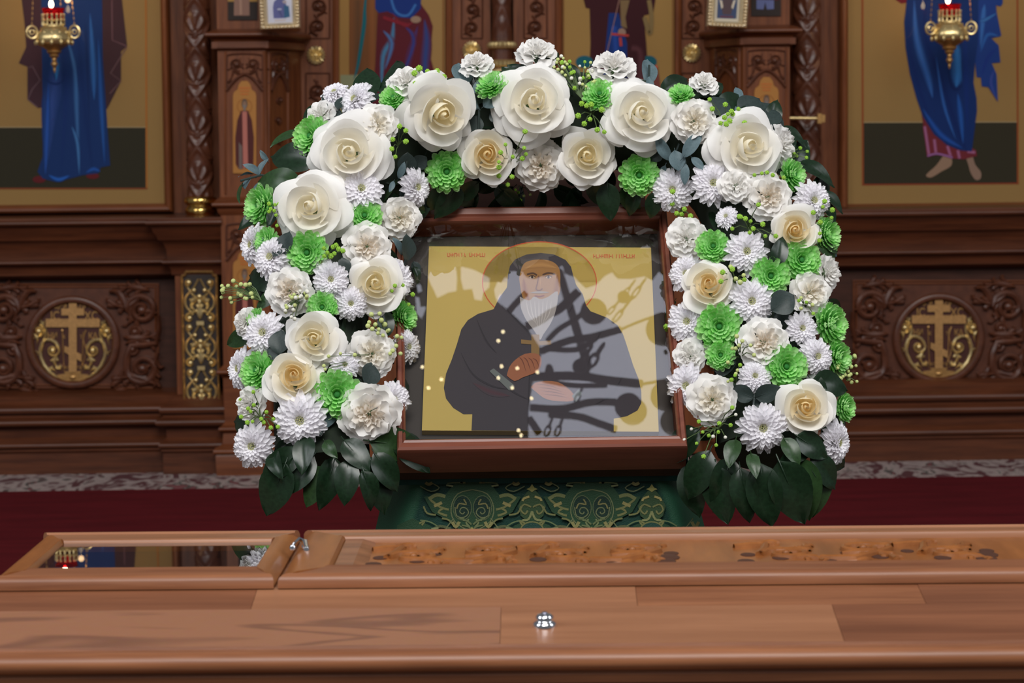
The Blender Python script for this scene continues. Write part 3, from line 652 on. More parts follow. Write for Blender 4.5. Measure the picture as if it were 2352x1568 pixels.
def paint_dr(P):
    for x in (1294, 1545): P.line([(x, TOP + 20), (x, 420)], 3, (116, 74, 38), 2, k=1)
    mr = (56, 22, 26)
    P.poly([(1325, -60), (1345, 18), (1354, 20), (1356, 100), (1352, 200), (1490, 200), (1484, 100), (1478, 36), (1500, 30), (1505, 0), (1480, -80)], mr, 4)
    P.poly([(1398, 30), (1420, 30), (1440, 100), (1440, 180), (1384, 180)], (22, 46, 104), 5); P.line([(1410, 60), (1416, 140)], 18, (34, 66, 140), 6, edge=(22, 46, 104))
    P.line([(1424, -10), (1380, 180)], 1.6, (150, 110, 96), 7)
    P.poly([(1424, 0), (1446, 0), (1436, 40), (1440, 66), (1426, 60)], (116, 92, 62), 7); P.line([(1490, 0), (1496, 40), (1492, 78), (1480, 40)], 10, (120, 98, 62), 7)
    P.ell(1428, 74, 9, 9, (142, 112, 96), 8); P.line([(1404, 78), (1444, 82)], 5, (166, 58, 48), 9); P.line([(1424, 86), (1426, 106)], 6, (166, 58, 48), 9)
    P.ell(1342, 142, 20, 14, (26, 84, 96), 5); P.ell(1490, 142, 18, 14, (26, 84, 96), 5); P.poly([(1470, 150), (1510, 150), (1520, 220), (1470, 220)], (112, 60, 52), 5); P.line([(1508, 150), (1498, 180)], 5, (190, 90, 70), 6)
    P.line([(1450, 110), (1470, 120), (1470, 180)], 20, (84, 46, 50), 6, edge=mr)
royal_door('carved sanctuary door leaf with the icon of a figure holding a green staff', 690, 1127, (781, 1022), ((703, 757), (1060, 1108)), None, paint_dl, (146, 112, 66))
royal_door('carved sanctuary door leaf with the icon of a figure in maroon', 1180, 1638, (1292, 1548), ((1204, 1256), (1566, 1620)), None, paint_dr, (146, 112, 62))
rosette(726, 127, 'gilded rosette on the door stile by the green staff icon edge')
rosette(1083, 116, 'gilded rosette half hidden behind a white carnation beside the centre column')
rosette(1588, 122, 'gilded rosette on the stile of the maroon figure door')
cc = onY(1153, 100, 7.05); r = 25 * 7.05 / F
dc = thing('door_column', 'slim carved column with ringed gilt base where the two sanctuary doors meet', 'column', (cc.x, 7.05, Z(1153, 330, 7.05)))
zb = dc.location.z; zz = lambda py: Z(1153, py, 7.05) - zb; k = 7.05 / F
mb = MB(); P = []
for i in range(161):
    py = 78 + (TOP - 78) * i / 160; row = []
    for j in range(40):
        a = 2 * PI * j / 40; v = (78 - py) / 62.0; u = 2 * j / 40
        q = abs(((u + math.floor(v) * 0.5) % 1) - 0.5) * 2; vv = v % 1
        h = max(0, 1 - abs(q - (1 - vv)) / 0.25) * 0.8 + max(0, 1 - math.hypot(q, vv - 0.4) / 0.3)
        rr = r * (0.84 + 0.14 * min(1, h)); row.append(Vector((cc.x + rr * math.cos(a), 7.05 + rr * math.sin(a), zb + zz(py))))
    P.append(row)
mb.grid(P, closeu=True); mb.build('carved_shaft', M['carved'], dc, ang=60)
mb = MB(); mb.lathe((cc.x, 7.05, zb), [(24 * k, zz(330)), (24 * k, zz(78))], 24); mb.build('core', M['carved'], dc)
for pr, lob in (([(21, 90), (22, 82), (21, 79), (20, 78)], 0), ([(21, 92), (24, 90), (22, 88)], 0), ([(24, 114), (32, 110), (34, 104), (31, 98), (24, 95)], 24), ([(21, 126), (24, 124), (22, 122)], 0), ([(22, 156), (30, 150), (31, 142), (24, 137)], 24), ([(22, 175), (34, 170), (34, 160), (24, 157)], 0)):
    mb = MB(); mb.lathe((cc.x, 7.05, zb), [(a * k, zz(b2)) for a, b2 in pr], 48, (0, 0, 1), lob, 0.04 if lob else 0); mb.build('gilt_ring', M['gold'], dc)

# ------------------------------------------------------------------ two small icons in beaded gilt frames
def gilt_frame(corners, label, paint, bw=14, side=None):
    """corners px: TL (above the picture), TR, BR, BL of the frame front"""
    YG = 6.80
    TL, TR, BR, BL = corners
    def fn(u, v, h):  # u 0..1 across, v 0..1 down
        px = (TL[0] * (1 - u) + TR[0] * u) * (1 - v) + (BL[0] * (1 - u) + BR[0] * u) * v
        py = (TL[1] * (1 - u) + TR[1] * u) * (1 - v) + (BL[1] * (1 - u) + BR[1] * u) * v
        return onY(px, py, YG) + Vector((0, -h, 0))
    t = thing('gilt_framed_icon', label, 'framed icon', fn(0.5, 1, 0))
    mb = MB(); mb.prism([fn(u, v, 0.0) for u, v in ((0.02, 0.01), (0.98, 0.01), (0.98, 0.99), (0.02, 0.99))], (0, 0.012, 0)); mb.build('back_panel', M['dark'], t)
    wu, wv = 0.2, 0.115
    prof = [(0.0, 0.0), (0.0, 0.014), (0.14, 0.019), (0.3, 0.014), (0.36, 0.013), (0.62, 0.016), (0.85, 0.012), (1.0, 0.004)]
    for nm, A, B in (('frame_side', (0, 0), (0, 1)), ('frame_side', (1, 1), (1, 0)), ('frame_side', (0, 1), (1, 1)), ('frame_side', (1, 0), (0, 0))):
        mb = MB(); rows = []
        for (u, v) in (A, B):
            su = 1 if u == 0 else -1; sv = 1 if v == 0 else -1
            rows.append([fn(u + su * wu * o, v + sv * wv * o, h) for o, h in prof])
        mb.grid(rows); mb.build(nm, M['silvergilt'], t)
    mb = MB()
    for i in range(10): mb.sphere(fn(0.1 + 0.8 * i / 9, 1 - wv * 0.3, 0.017), 0.0042, 8, 5)
    for i in range(16):
        for u in (wu * 0.3, 1 - wu * 0.3): mb.sphere(fn(u, 0.03 + 0.92 * i / 15, 0.017), 0.0042, 8, 5)
    mb.build('bead_moulding', M['silvergilt'], t)
    P = Paint(lambda u, v, l: fn(u, v, 0.002 + 0.0004 * l)); paint(P, wu, wv); P.build('icon_print', M['print'], t)
    mb = MB(); mb.add([fn(u, v, 0.0055) for u, v in ((wu, wv), (1 - wu, wv), (1 - wu, 1 - wv), (wu, 1 - wv))], [(0, 1, 2, 3)]); mb.build('cover_pane', M['glassdark'], t)
    return t
def pf1(P, a, b2):
    P.poly([(a, b2), (1 - a, b2), (1 - a, 1 - b2), (a, 1 - b2)], (240, 238, 250), 0)
    P.poly([(0.36, 0.5), (0.44, 0.44), (0.62, 0.44), (0.66, 0.56), (0.64, 0.8), (0.34, 0.8), (0.33, 0.6)], (120, 122, 176), 1)
    P.poly([(0.6, 0.56), (0.72, 0.58), (0.74, 0.78), (0.6, 0.8)], (70, 118, 156), 2); P.ell(0.62, 0.5, 0.05, 0.03, (206, 190, 190), 3); P.ell(0.5, 0.4, 0.09, 0.05, (130, 120, 140), 3); P.ell(0.5, 0.3, 0.14, 0.07, (214, 190, 130), 0.5)
    P.line([(0.45, 0.6), (0.55, 0.78)], 0.02, (90, 92, 140), 4); P.poly([(0.44, 0.62), (0.54, 0.62), (0.54, 0.65), (0.44, 0.65)], (220, 220, 240), 4)
    P.line([(0.36, 0.84), (0.64, 0.84)], 0.02, (236, 214, 200), 1)
def pf2(P, a, b2):
    P.poly([(a, b2), (1 - a, b2), (1 - a, 1 - b2), (a, 1 - b2)], (222, 210, 188), 0)
    P.poly([(a + .06, b2 + .03), (1 - a - .06, b2 + .03), (1 - a - .06, 1 - b2 - .05), (a + .06, 1 - b2 - .05)], (66, 80, 116), 1)
    P.poly([(0.42, 0.3), (0.58, 0.3), (0.64, 0.6), (0.6, 0.76), (0.4, 0.76), (0.36, 0.6)], (92, 70, 74), 2)
    P.poly([(0.3, 0.48), (0.36, 0.5), (0.4, 0.62), (0.36, 0.66)], (230, 214, 190), 3); P.poly([(0.7, 0.48), (0.64, 0.5), (0.6, 0.62), (0.64, 0.66)], (230, 214, 190), 3)
    P.line([(0.34, 0.8), (0.66, 0.8)], 0.025, (120, 60, 66), 3); P.line([(0.42, 0.915), (0.58, 0.915)], 0.012, (120, 100, 80), 2)
gilt_frame([(592, -58), (688, -58), (691, 65), (598, 69)], 'small framed icon of blue figures on white, hung beside the monk icon pilaster', pf1)
gilt_frame([(1627, -60), (1722, -60), (1714, 65), (1621, 61)], 'small framed icon with blue ground and pale wings in a beaded gilt frame', pf2)

# ------------------------------------------------------------------ hanging oil lamps in front of the big icons
M['redglass'] = bpy.data.materials.new('ruby_glass'); M['redglass'].use_nodes = True
b = M['redglass'].node_tree.nodes['Principled BSDF']; b.inputs['Base Color'].default_value = (0.45, 0.004, 0.012, 1); b.inputs['Roughness'].default_value = 0.05
b.inputs['Transmission Weight'].default_value = 0.75; b.inputs['IOR'].default_value = 1.3
M['flame'] = emis('flame', (1.0, 0.78, 0.42, 1), 26.0)
YL = 6.86
def lamp(dx, dy, label):
    c = lambda px, py: onY(px + dx, py + dy, YL)
    ax = c(124, 100); k = YL / F; zb = c(128, 168).z
    t = thing('hanging_oil_lamp', label, 'oil lamp', (ax.x, YL, zb))
    f = lambda py: c(124, py).z - zb; o = (ax.x, YL, zb)
    mb = MB(); mb.lathe(o, [(0.5 * k, f(168)), (2 * k, f(165)), (3.4 * k, f(160)), (2.6 * k, f(157)), (5 * k, f(152)), (8 * k, f(148)), (7 * k, f(144)), (4.5 * k, f(141)), (6 * k, f(137)), (5 * k, f(134)), (9 * k, f(131)), (11 * k, f(128)), (9 * k, f(125)), (14 * k, f(122)), (17 * k, f(119)), (15 * k, f(116)), (22 * k, f(111)), (30 * k, f(106)), (37 * k, f(100))], 36); mb.build('pendant_bowl', M['goldold'], t)
    mb = MB(); mb.lathe(o, [(36 * k, f(101)), (40 * k, f(96)), (42 * k, f(90)), (41 * k, f(84)), (38 * k, f(77)), (33 * k, f(71)), (30 * k, f(67)), (31 * k, f(64)), (26 * k, f(61))], 48, (0, 0, 1), 6, 0.03); mb.build('body', M['gold'], t)
    mb = MB()
    for i in range(12):
        a = 2 * PI * i / 12; q = Vector((ax.x + 41 * k * math.cos(a), YL + 41 * k * math.sin(a), zb + f(98)))
        mb.sphere(q, 4.2 * k, 8, 5, (1, 1, 1.5)); mb.sphere(q + Vector((0, 0, 22 * k)) - (q - Vector((ax.x, YL, q.z))) * 0.16, 3.2 * k, 7, 5)
        mb.tube([q + Vector((0, 0, 2 * k)), q + Vector((0, 0, 12 * k)) * 1.0], 1.6 * k, 5)
    mb.build('cast_ornament', M['gold'], t)
    mb = MB(); mb.lathe(o, [(25 * k, f(61)), (24 * k, f(58)), (23 * k, f(56))], 32)
    for i in range(14):
        a = 2 * PI * (i + .5) / 14; q = Vector((ax.x + 24.5 * k * math.cos(a), YL + 24.5 * k * math.sin(a), 0)); z = lambda py: Vector((q.x, q.y, zb + f(py)))
        mb.tube([z(58), z(46), z(35)], [2.6 * k, 1.6 * k, 2.4 * k], 6); mb.sphere(z(34), 3.0 * k, 7, 5); mb.sphere(z(46), 2.9 * k, 7, 5)
    mb.lathe(o, [(25 * k, f(49)), (26.5 * k, f(47)), (25 * k, f(45))], 32); mb.build('crown_gallery', M['gold'], t)
    mb = MB(); mb.lathe(o, [(4 * k, f(56)), (17 * k, f(54)), (21 * k, f(46)), (22 * k, f(36)), (24 * k, f(28)), (27 * k, f(18)), (25.5 * k, f(18)), (22 * k, f(30)), (20 * k, f(44)), (14 * k, f(51)), (3 * k, f(53))], 36); mb.build('ruby_cup', M['redglass'], t)
    mb = MB(); q = Vector((ax.x - 4 * k, YL, zb + f(10))); mb.lathe(q - Vector((0, 0, 10 * k)), [(0.6 * k, 0), (3.6 * k, 5 * k), (5.2 * k, 10 * k), (4 * k, 14 * k), (1.6 * k, 19 * k), (0.2 * k, 23 * k)], 14); mb.build('flame', M['flame'], t)
    mb = MB(); mb.tube([q - Vector((0, 0, 40 * k)), q - Vector((0, 0, 8 * k))], 0.8 * k, 5); mb.build('wick', M['dark'], t)
    for i, a in enumerate((PI * 1.09, -0.18, PI * 0.42)):
        d = Vector((math.cos(a), math.sin(a), 0)); m0 = Vector((ax.x, YL, zb + f(74))) + d * 49 * k; mb = MB()
        mb.tube([m0 + d * 12 * k * math.cos(b_) + Vector((0, 0, 14 * k * math.sin(b_))) for b_ in [2 * PI * j / 16 for j in range(17)]], 2.6 * k, 7)
        mb.tube([m0 + d * 5 * k * math.cos(b_) + Vector((0, 0, 5 * k * math.sin(b_))) for b_ in [2 * PI * j / 12 for j in range(13)]], 1.8 * k, 6)
        mb.tube([m0 - d * 12 * k, m0 - d * 4 * k], 2.4 * k, 6)
        mb.build('loop_handle', M['gold'], t)
        top = m0 + Vector((0, 0, 14 * k)); hang = Vector((ax.x, YL, zb + f(-700))); mb = MB(); n = 26
        for j in range(64):
            u0, u1 = j / 63.0, (j + .75) / 63.0; A = top + (hang - top) * u0; B = top + (hang - top) * min(1, u1)
            mb.tube([A, (A + B) / 2, B], [0.7 * k, 1.7 * k, 0.7 * k], 5)
        mb.build('chain', M['goldold'], t)
    l = bpy.data.lights.new('flame_light', 'POINT'); l.energy = 0.5; l.color = (1, 0.62, 0.3); l.shadow_soft_size = 0.008
    lo = bpy.data.objects.new('flame_light', l); COL.objects.link(lo); lo.location = q + Vector((0, -0.0, 24 * k))
    return t
lamp(0, 0, 'gilt hanging oil lamp with ruby glass cup, lit, before the blue robe and maroon mantle')
lamp(2057, -9, 'gilt hanging oil lamp with ruby glass cup, lit, before the barefoot figure')
# ------------------------------------------------------------------ dome window and chandelier over the nave (seen mirrored in the icon glass)
TAU = math.radians(41)
KN = Vector((0, -math.cos(TAU), math.sin(TAU)))              # normal of the icon case
KU = Vector((0, math.sin(TAU), math.cos(TAU)))               # up along the case
K0 = onY(1240.5, 989, 3.40)                                  # foot of the picture
fK = lambda px, py, h: onP(px, py, K0 + KN * h, KN)
GL = 0.030
def mirrored(x, y, z):
    """pixel of the icon close-up -> where the ray it mirrors meets height z"""
    px, py = 960 + x / 3.336, 540 + y / 3.336
    p = fK(px, py, GL); d = (p - CAM).normalized(); d = d - KN * 2 * d.dot(KN)
    return p + d * ((z - p.z) / d.z)
M['sky_pane'] = emis('daylit_window_pane', (0.82, 0.85, 1.0, 1), 2.9)
M['iron'] = mat('black_iron', s(30, 26, 24), 0.5, metal=0.3)
ZW, ZCH = 5.6, 4.3
def pane(i, pts):
    mb = MB(); mb.prism([mirrored(x, y, ZW) for x, y in pts], (0, 0, 0.02)); mb.build('pane', M['sky_pane'], win, smooth=False)
win = bpy.data.objects.new('window_1', None); COL.objects.link(win); win['kind'] = 'structure'; win.location = mirrored(1400, 900, ZW)
pane(0, [(700, 290), (745, 285), (770, 300), (800, 290), (830, 330), (900, 345), (935, 330), (1040, 310), (1080, 290), (1095, 245), (1115, 250), (1120, 300), (1200, 330), (1290, 420), (1370, 390), (1440, 320), (1490, 295), (1535, 345), (1640, 345), (1740, 325), (1800, 360), (1850, 290), (1900, 330), (2050, 400), (2100, 1600), (850, 1600), (850, 1370), (880, 1150), (940, 1010), (950, 880), (830, 700), (700, 580), (610, 510), (650, 430), (690, 350)])
pane(1, [(95, 245), (130, 205), (180, 195), (235, 250), (290, 250), (300, 330), (295, 425), (230, 440), (150, 480), (100, 380), (80, 330)])
pane(2, [(330, 250), (420, 270), (500, 310), (550, 340), (545, 400), (500, 440), (490, 500), (435, 495), (415, 410), (350, 420), (330, 340)])
pane(3, [(585, 430), (610, 370), (640, 375), (670, 330), (690, 350), (640, 450), (600, 500)])
pane(4, [(-20, 480), (10, 490), (20, 560), (60, 560), (30, 640), (-10, 600)])
pane(5, [(-10, 390), (20, 385), (30, 430), (0, 440)])
ch = thing('chandelier', 'dark iron ring chandelier hung on chains under the dome window', 'chandelier', mirrored(1300, 1000, ZCH))
def arm(pts, wd, name='arm'):
    mb = MB(); q = crom([tuple(mirrored(x, y, ZCH)) for x, y in pts], 5); r = wd / 3.336 * 0.5 * 6.4 / F
    mb.tube([Vector(p) for p in q], r, 8); mb.build(name, M['iron'], ch)
def linkchain(pts, wd, n):
    mb = MB(); q = [Vector(p) for p in crom([tuple(mirrored(x, y, ZCH)) for x, y in pts], 6)]; r = wd / 3.336 * 0.5 * 6.4 / F
    for i in range(n):
        a = q[int(i * (len(q) - 1) / n)]; b2 = q[int((i + 1) * (len(q) - 1) / n)]; d = (b2 - a); u = d.normalized(); sd = u.cross(Vector((0, 0, 1))) if i % 2 else Vector((0, 0, 1)); c = (a + b2) / 2
        mb.tube([c + u * d.length * 0.62 * math.cos(t) + sd * r * math.sin(t) for t in [2 * PI * j / 14 for j in range(15)]], r * 0.42, 6)
    mb.build('chain', M['iron'], ch)
arm([(690, 590), (770, 500), (830, 440)], 50); arm([(830, 700), (940, 650), (1010, 600), (1090, 560), (1230, 430)], 70); arm([(990, 810), (1080, 720), (1210, 640), (1300, 560)], 42)
arm([(940, 890), (1090, 830), (1190, 800), (1330, 780), (1560, 720)], 60); arm([(1560, 720), (1700, 660), (1850, 610)], 22); arm([(1000, 870), (1150, 880), (1260, 860), (1400, 760)], 44)
arm([(860, 1090), (1010, 1080), (1250, 1080), (1440, 1110), (1720, 1140)], 72); arm([(1720, 1140), (1900, 1110)], 26); arm([(960, 1110), (1180, 1150), (1450, 1150)], 40)
arm([(860, 1320), (1100, 1330), (1320, 1280), (1520, 1280)], 62); arm([(1000, 1370), (1230, 1390), (1380, 1440), (1520, 1490)], 62); arm([(850, 1400), (930, 1520)], 60); arm([(985, 1080), (1005, 1000), (1030, 1070)], 40)
linkchain([(1420, 840), (1340, 960), (1290, 1060)], 60, 3); linkchain([(1330, 850), (1270, 950), (1230, 1060)], 52, 3); linkchain([(1260, 1170), (1210, 1270)], 34, 2)
linkchain([(1740, 340), (1640, 480), (1500, 660)], 34, 4); linkchain([(1660, 350), (1560, 480), (1460, 600)], 30, 4); linkchain([(1030, 1400), (980, 1530)], 40, 2); linkchain([(1110, 1400), (1060, 1530)], 40, 2)
for x, y, r in ((1345, 580, 105), (1875, 715, 135), (1610, 1305, 108), (1645, 1345, 112), (1900, 1225, 125), (1970, 1420, 120), (1895, 890, 16), (1240, 1000, 60), (1575, 470, 50)):
    c = mirrored(x, y, ZCH); rr = r / 3.336 * 6.4 / F
    mb = MB(); mb.lathe(c - Vector((0, 0, 0.03)), [(rr * 0.3, 0), (rr * 0.75, 0.008), (rr, 0.022), (rr * 0.98, 0.028), (rr * 0.2, 0.03)], 28); mb.build('drip_pan', M['iron'], ch)
mb = MB(); a = ch.location; mb.tube([a, a + Vector((0, 0, 1.2))], 0.012, 8); mb.build('hanger_rod', M['iron'], ch)
M['candle'] = emis('candle_bulb', (1.0, 0.82, 0.5, 1), 16.0)
for x, y in ((650, 735), (615, 805), (760, 1015), (915, 1045), (615, 1090), (722, 1165), (80, 1165), (640, 1000), (870, 1245), (770, 1490), (33, 1005), (180, 1100), (790, 1530)):
    c = mirrored(x, y, ZCH - 0.1); mb = MB(); mb.lathe(c - Vector((0, 0, 0.012)), [(0.002, 0), (0.0042, 0.005), (0.0035, 0.012), (0.0006, 0.018)], 10); mb.build('candle_bulb', M['candle'], ch)

# ------------------------------------------------------------------ lectern under its brocade cover
YL0 = 3.415
PT = onY(1240, 1106, YL0)
lx0, lx1 = onY(905, 1150, YL0).x, onY(1578, 1150, YL0).x
lc = thing('lectern', 'sloping wooden lectern under a green brocade cover', 'lectern', ((lx0 + lx1) / 2, 3.6, 0.0))
mb = MB()
sl = [Vector((lx0 + 0.02, YL0 + 0.03, PT.z - 0.02)), Vector((lx0 + 0.02, YL0 + 0.40, PT.z - 0.02 + 0.37 / math.tan(TAU) * 1.0)), Vector((lx0 + 0.02, YL0 + 0.40, PT.z - 0.12)), Vector((lx0 + 0.02, YL0 + 0.03, PT.z - 0.12))]
mb.prism(sl, (lx1 - lx0 - 0.04, 0, 0)); mb.build('sloping_top', M['wooddark'], lc)
mb = MB(); mb.box(lx0 + 0.05, lx1 - 0.05, YL0 + 0.06, YL0 + 0.36, 0.0, PT.z - 0.12); mb.build('pedestal', M['wooddark'], lc)
cv = thing('brocade_cover', 'green and gold brocade cover with a teal edge hanging on the lectern under the icon', 'cloth', ((lx0 + lx1) / 2, YL0, 0.5))
zt, zbm = PT.z, 0.55
# cloth: front sheet with corner folds that flare to the sides
wx0, wx1 = onY(842, 1180, YL0).x, onY(1648, 1180, YL0).x
P = []; cols = []
for i in range(15):
    v = i / 14; z = zt + (zbm - zt) * v; row = []; cr = []
    for j in range(61):
        u = j / 60; fl = min(1.0, v * 5.0)
        xm = lx0 + (lx1 - lx0) * u; xw = wx0 + (wx1 - wx0) * u; x = xm + (xw - xm) * fl ** 0.6
        e = max(0, abs(u - 0.5) * 2 - 0.78) / 0.22
        y = YL0 + 0.05 * e * e * (1 + 0.2 * math.sin(8 * v)) - fl * 0.012 * math.sin(PI * min(1, e * 1.6)) + 0.003 * math.sin(u * 23) * fl
        row.append(Vector((x, y, z))); q = s(34, 84, 60) if e > 0.0 else s(12, 56, 46); cr.append(q)
    P.append(row); cols.append(cr)
mb = MB(); mb.grid(P, cols); mb.build('cloth', M['brocade'], cv, col=True, ang=180)
mb = MB(); tp = []
for k in range(9):
    a = PI * 0.5 * k / 8; tp.append((YL0 + 0.010 - 0.014 * math.sin(a), zt + 0.008 + 0.007 * math.cos(a)))
rows = [[Vector((x, y, z)) for y, z in [(YL0 + 0.06, zt + 0.06)] + tp + [(YL0 - 0.004, zt - 0.001), (YL0 + 0.02, zt - 0.002)]] for x in (lx0 - 0.004, lx1 + 0.004)]
mb.grid(rows); mb.build('teal_border', M['tealcloth'], cv)
P = Paint(lambda px, py, l: onY(px, py, YL0 - 0.0042 - 0.0005 * l))
LG, TN, PALE = (36, 68, 44), (112, 114, 70), (124, 128, 84)
for r in range(4):
    for k in range(-1, 3):
        cx_ = 1085 + 275 * k + (137 if r % 2 else 0); cy_ = 1170 + 98 * r
        if cx_ < 925 or cx_ > 1568: continue
        # ogee lozenge ground
        lz = [(cx_, cy_ - 78), (cx_ + 40, cy_ - 62), (cx_ + 62, cy_ - 34), (cx_ + 112, cy_ - 30), (cx_ + 92, cy_ + 6), (cx_ + 52, cy_ + 26), (cx_ + 30, cy_ + 46), (cx_, cy_ + 62), (cx_ - 30, cy_ + 46), (cx_ - 52, cy_ + 26), (cx_ - 92, cy_ + 6), (cx_ - 112, cy_ - 30), (cx_ - 62, cy_ - 34), (cx_ - 40, cy_ - 62)]
        lz = [(max(912, min(1580, x)), max(1107, y)) for x, y in lz]
        P.poly(lz, LG, 0.2, 0)
        for e in (-1, 1):
            m = lambda x: cx_ + e * x
            if not 930 < m(60) < 1560: continue
            def st(pts, wd, c=TN, l=1): P.line([(m(x), max(1108, cy_ + y)) for x, y in pts], wd, c, l, k=3)
            st([(0, -46), (34, -36), (49, -4), (40, 28), (0, 54)], 2.5, (104, 112, 76)); st([(95, -78), (76, -50), (95, -42), (120, -54)], 2.5, (104, 112, 76)); st([(92, -70), (100, -58), (108, -70)], 7, (132, 128, 80)); st([(18, -74), (40, -70), (58, -60)], 3, (96, 112, 74)); st([(50, 44), (74, 38), (96, 48)], 6, (84, 92, 60)); st([(84, 12), (104, 8), (112, -8)], 4)
            P.ell(m(23), cy_ - 4, 20, 27, (18, 46, 36), 1.2); P.ring(m(23), cy_ - 4, 21, 28, 2, (84, 98, 66), 1.4); st([(40, -6), (36, 14), (20, 18), (9, 8), (14, -3), (25, -4), (29, 5), (22, 10), (18, 5)], 2.6, (104, 112, 76), 2); st([(36, -2), (30, -14), (14, -12), (20, -24)], 3.4, (120, 116, 72), 2); st([(18, 22), (30, 20)], 3, (96, 108, 70), 2); st([(2, 34), (12, 26), (22, 24)], 4, (96, 108, 70), 2); st([(2, 44), (12, 38), (24, 36)], 4, (96, 108, 70), 2)
            st([(62, -30), (82, -34), (100, -24)], 8, (110, 116, 72)); st([(54, 0), (74, -6), (96, -22)], 5); st([(58, 14), (78, 6), (66, -4)], 5); st([(70, -16), (88, -8)], 7, (140, 132, 82))
            st([(6, 40), (14, 30), (8, 22)], 4, (110, 120, 80)); st([(40, 40), (54, 24), (70, 20)], 4)
            st([(16, -66), (28, -72), (22, -62)], 4); st([(44, -54), (60, -56)], 4, (128, 134, 92))
        # palmette between lozenges
        px_ = cx_ + 137
        if 930 < px_ < 1565:
            q = lambda x, y: (px_ + x, max(1108, cy_ + y))
            P.poly([q(0, -52), q(12, -40), q(22, -28), q(32, -8), q(26, 14), q(12, 26), q(0, 30), q(-12, 26), q(-26, 14), q(-32, -8), q(-22, -28), q(-12, -40)], (50, 74, 46), 0.5)
            P.poly([q(-5, -44), q(-13, -47), q(-5, -51), q(0, -59), q(5, -51), q(13, -47), q(5, -44), q(0, -40)], (150, 146, 84), 2)
            for e in (-1, 1):
                P.line([q(e * 2, -6), q(e * 18, -12), q(e * 26, 0), q(e * 16, 10), q(e * 10, 2)], 4, TN, 2, k=3); P.line([q(e * 6, -30), q(e * 18, -26), q(e * 22, -20)], 5, (160, 148, 92), 2, k=3); P.line([q(0, 4), q(e * 8, 22), q(e * 22, 24)], 5, PALE, 2, k=3)
            P.ell(*q(0, 50), 26, 22, (30, 66, 56), 0.6); P.ring(px_, cy_ + 50, 27, 22, 3, TN, 1)
for (x0, sg) in ((880, 1), (1610, -1)):
    rr = random.Random(5)
    for i in range(16):
        x = x0 + rr.uniform(-22, 26); y = 1150 + i * 16 + rr.uniform(-6, 6)
stuff(P.build('woven_pattern', M['brocade'], cv))['label'] = 'gold and light green woven palmettes and medallions'

# ------------------------------------------------------------------ glazed icon case
kc = thing('icon_case', 'wooden glazed icon case leaning on the lectern inside the flower arch', 'icon case', K0)
def kbox(mb, px0, px1, py0, py1, h0, h1):
    """box over a pixel rectangle of the picture plane (square in the plane), between two heights along its normal"""
    a = fK(px0, py1, 0); b2 = fK(px1, py1, 0); c = fK((px0 + px1) / 2, py0, 0); L_ = (c - K0).dot(KU) - (a - K0).dot(KU)
    a = Vector((a.x, 0, 0)) + KU * (a - K0).dot(KU) + Vector((0, K0.y, K0.z)); ex = Vector((b2.x - a.x, 0, 0))
    mb.prism([a + KN * h0, a + ex + KN * h0, a + ex + KU * L_ + KN * h0, a + KU * L_ + KN * h0], KN * (h1 - h0))
def kl(u, v, h): return K0 + Vector((u, 0, 0)) + KU * v + KN * h
v_of = lambda py: (fK(1240, py, 0) - K0).dot(KU)
wI = 0.176; v0, v1 = (fK(1240, 1003, 0.036) - K0).dot(KU), (fK(1240, 503, 0.036) - K0).dot(KU)
mb = MB()
mb.prism([kl(-wI - .01, v0 - .02, -0.012), kl(wI + .01, v0 - .02, -0.012), kl(wI + .01, v1 + .02, -0.012), kl(-wI - .01, v1 + .02, -0.012)], KN * 0.006); mb.build('back_board', M['dark'], kc)
mb = MB(); mb.prism([kl(-wI, v0, -0.006), kl(wI, v0, -0.006), kl(wI, v1, -0.006), kl(-wI, v1, -0.006)], KN * 0.005); mb.build('mount', M['liner'], kc)
# frame: moulded front and plain deep sides
fw = 0.021
for nm, A, B, nin in (('frame_rail', (-1, 0), (1, 0), 'b'), ('frame_rail', (-1, 1), (1, 1), 't'), ('frame_stile', (-1, 0), (-1, 1), 'l'), ('frame_stile', (1, 0), (1, 1), 'r')):
    pr = [(0, 0.0), (0, 0.034), (0.003, 0.037), (0.006, 0.036), (0.008, 0.039), (0.016, 0.041), (0.0195, 0.039), (fw, 0.034), (fw, -0.012), (0, -0.012)]
    mb = MB(); rows = []
    for (a, b2) in (A, B):
        rows.append([kl(a * (wI + o * 0.55), (v0 - o) if b2 == 0 else (v1 + o), h) for o, h in pr])
    mb.grid(rows); mb.f.append(list(range(len(pr)))); mb.f.append([len(pr) + i for i in reversed(range(len(pr)))]); mb.build(nm, M['kiot'], kc)
mb = MB(); mb.prism([kl(-wI - fw * .55 + .003, v0 - fw + .004, -0.012), kl(wI + fw * .55 - .003, v0 - fw + .004, -0.012), kl(wI + fw * .55 - .003, v1 + fw - .004, -0.012), kl(-wI - fw * .55 + .003, v1 + fw - .004, -0.012)], KN * -0.022); mb.build('case_box', M['wooddark'], kc)
mb = MB(); mb.add([kl(-wI, v0, GL), kl(wI, v0, GL), kl(wI, v1, GL), kl(-wI, v1, GL)], [(0, 1, 2, 3)]); mb.build('glass_pane', M['glass'], kc)
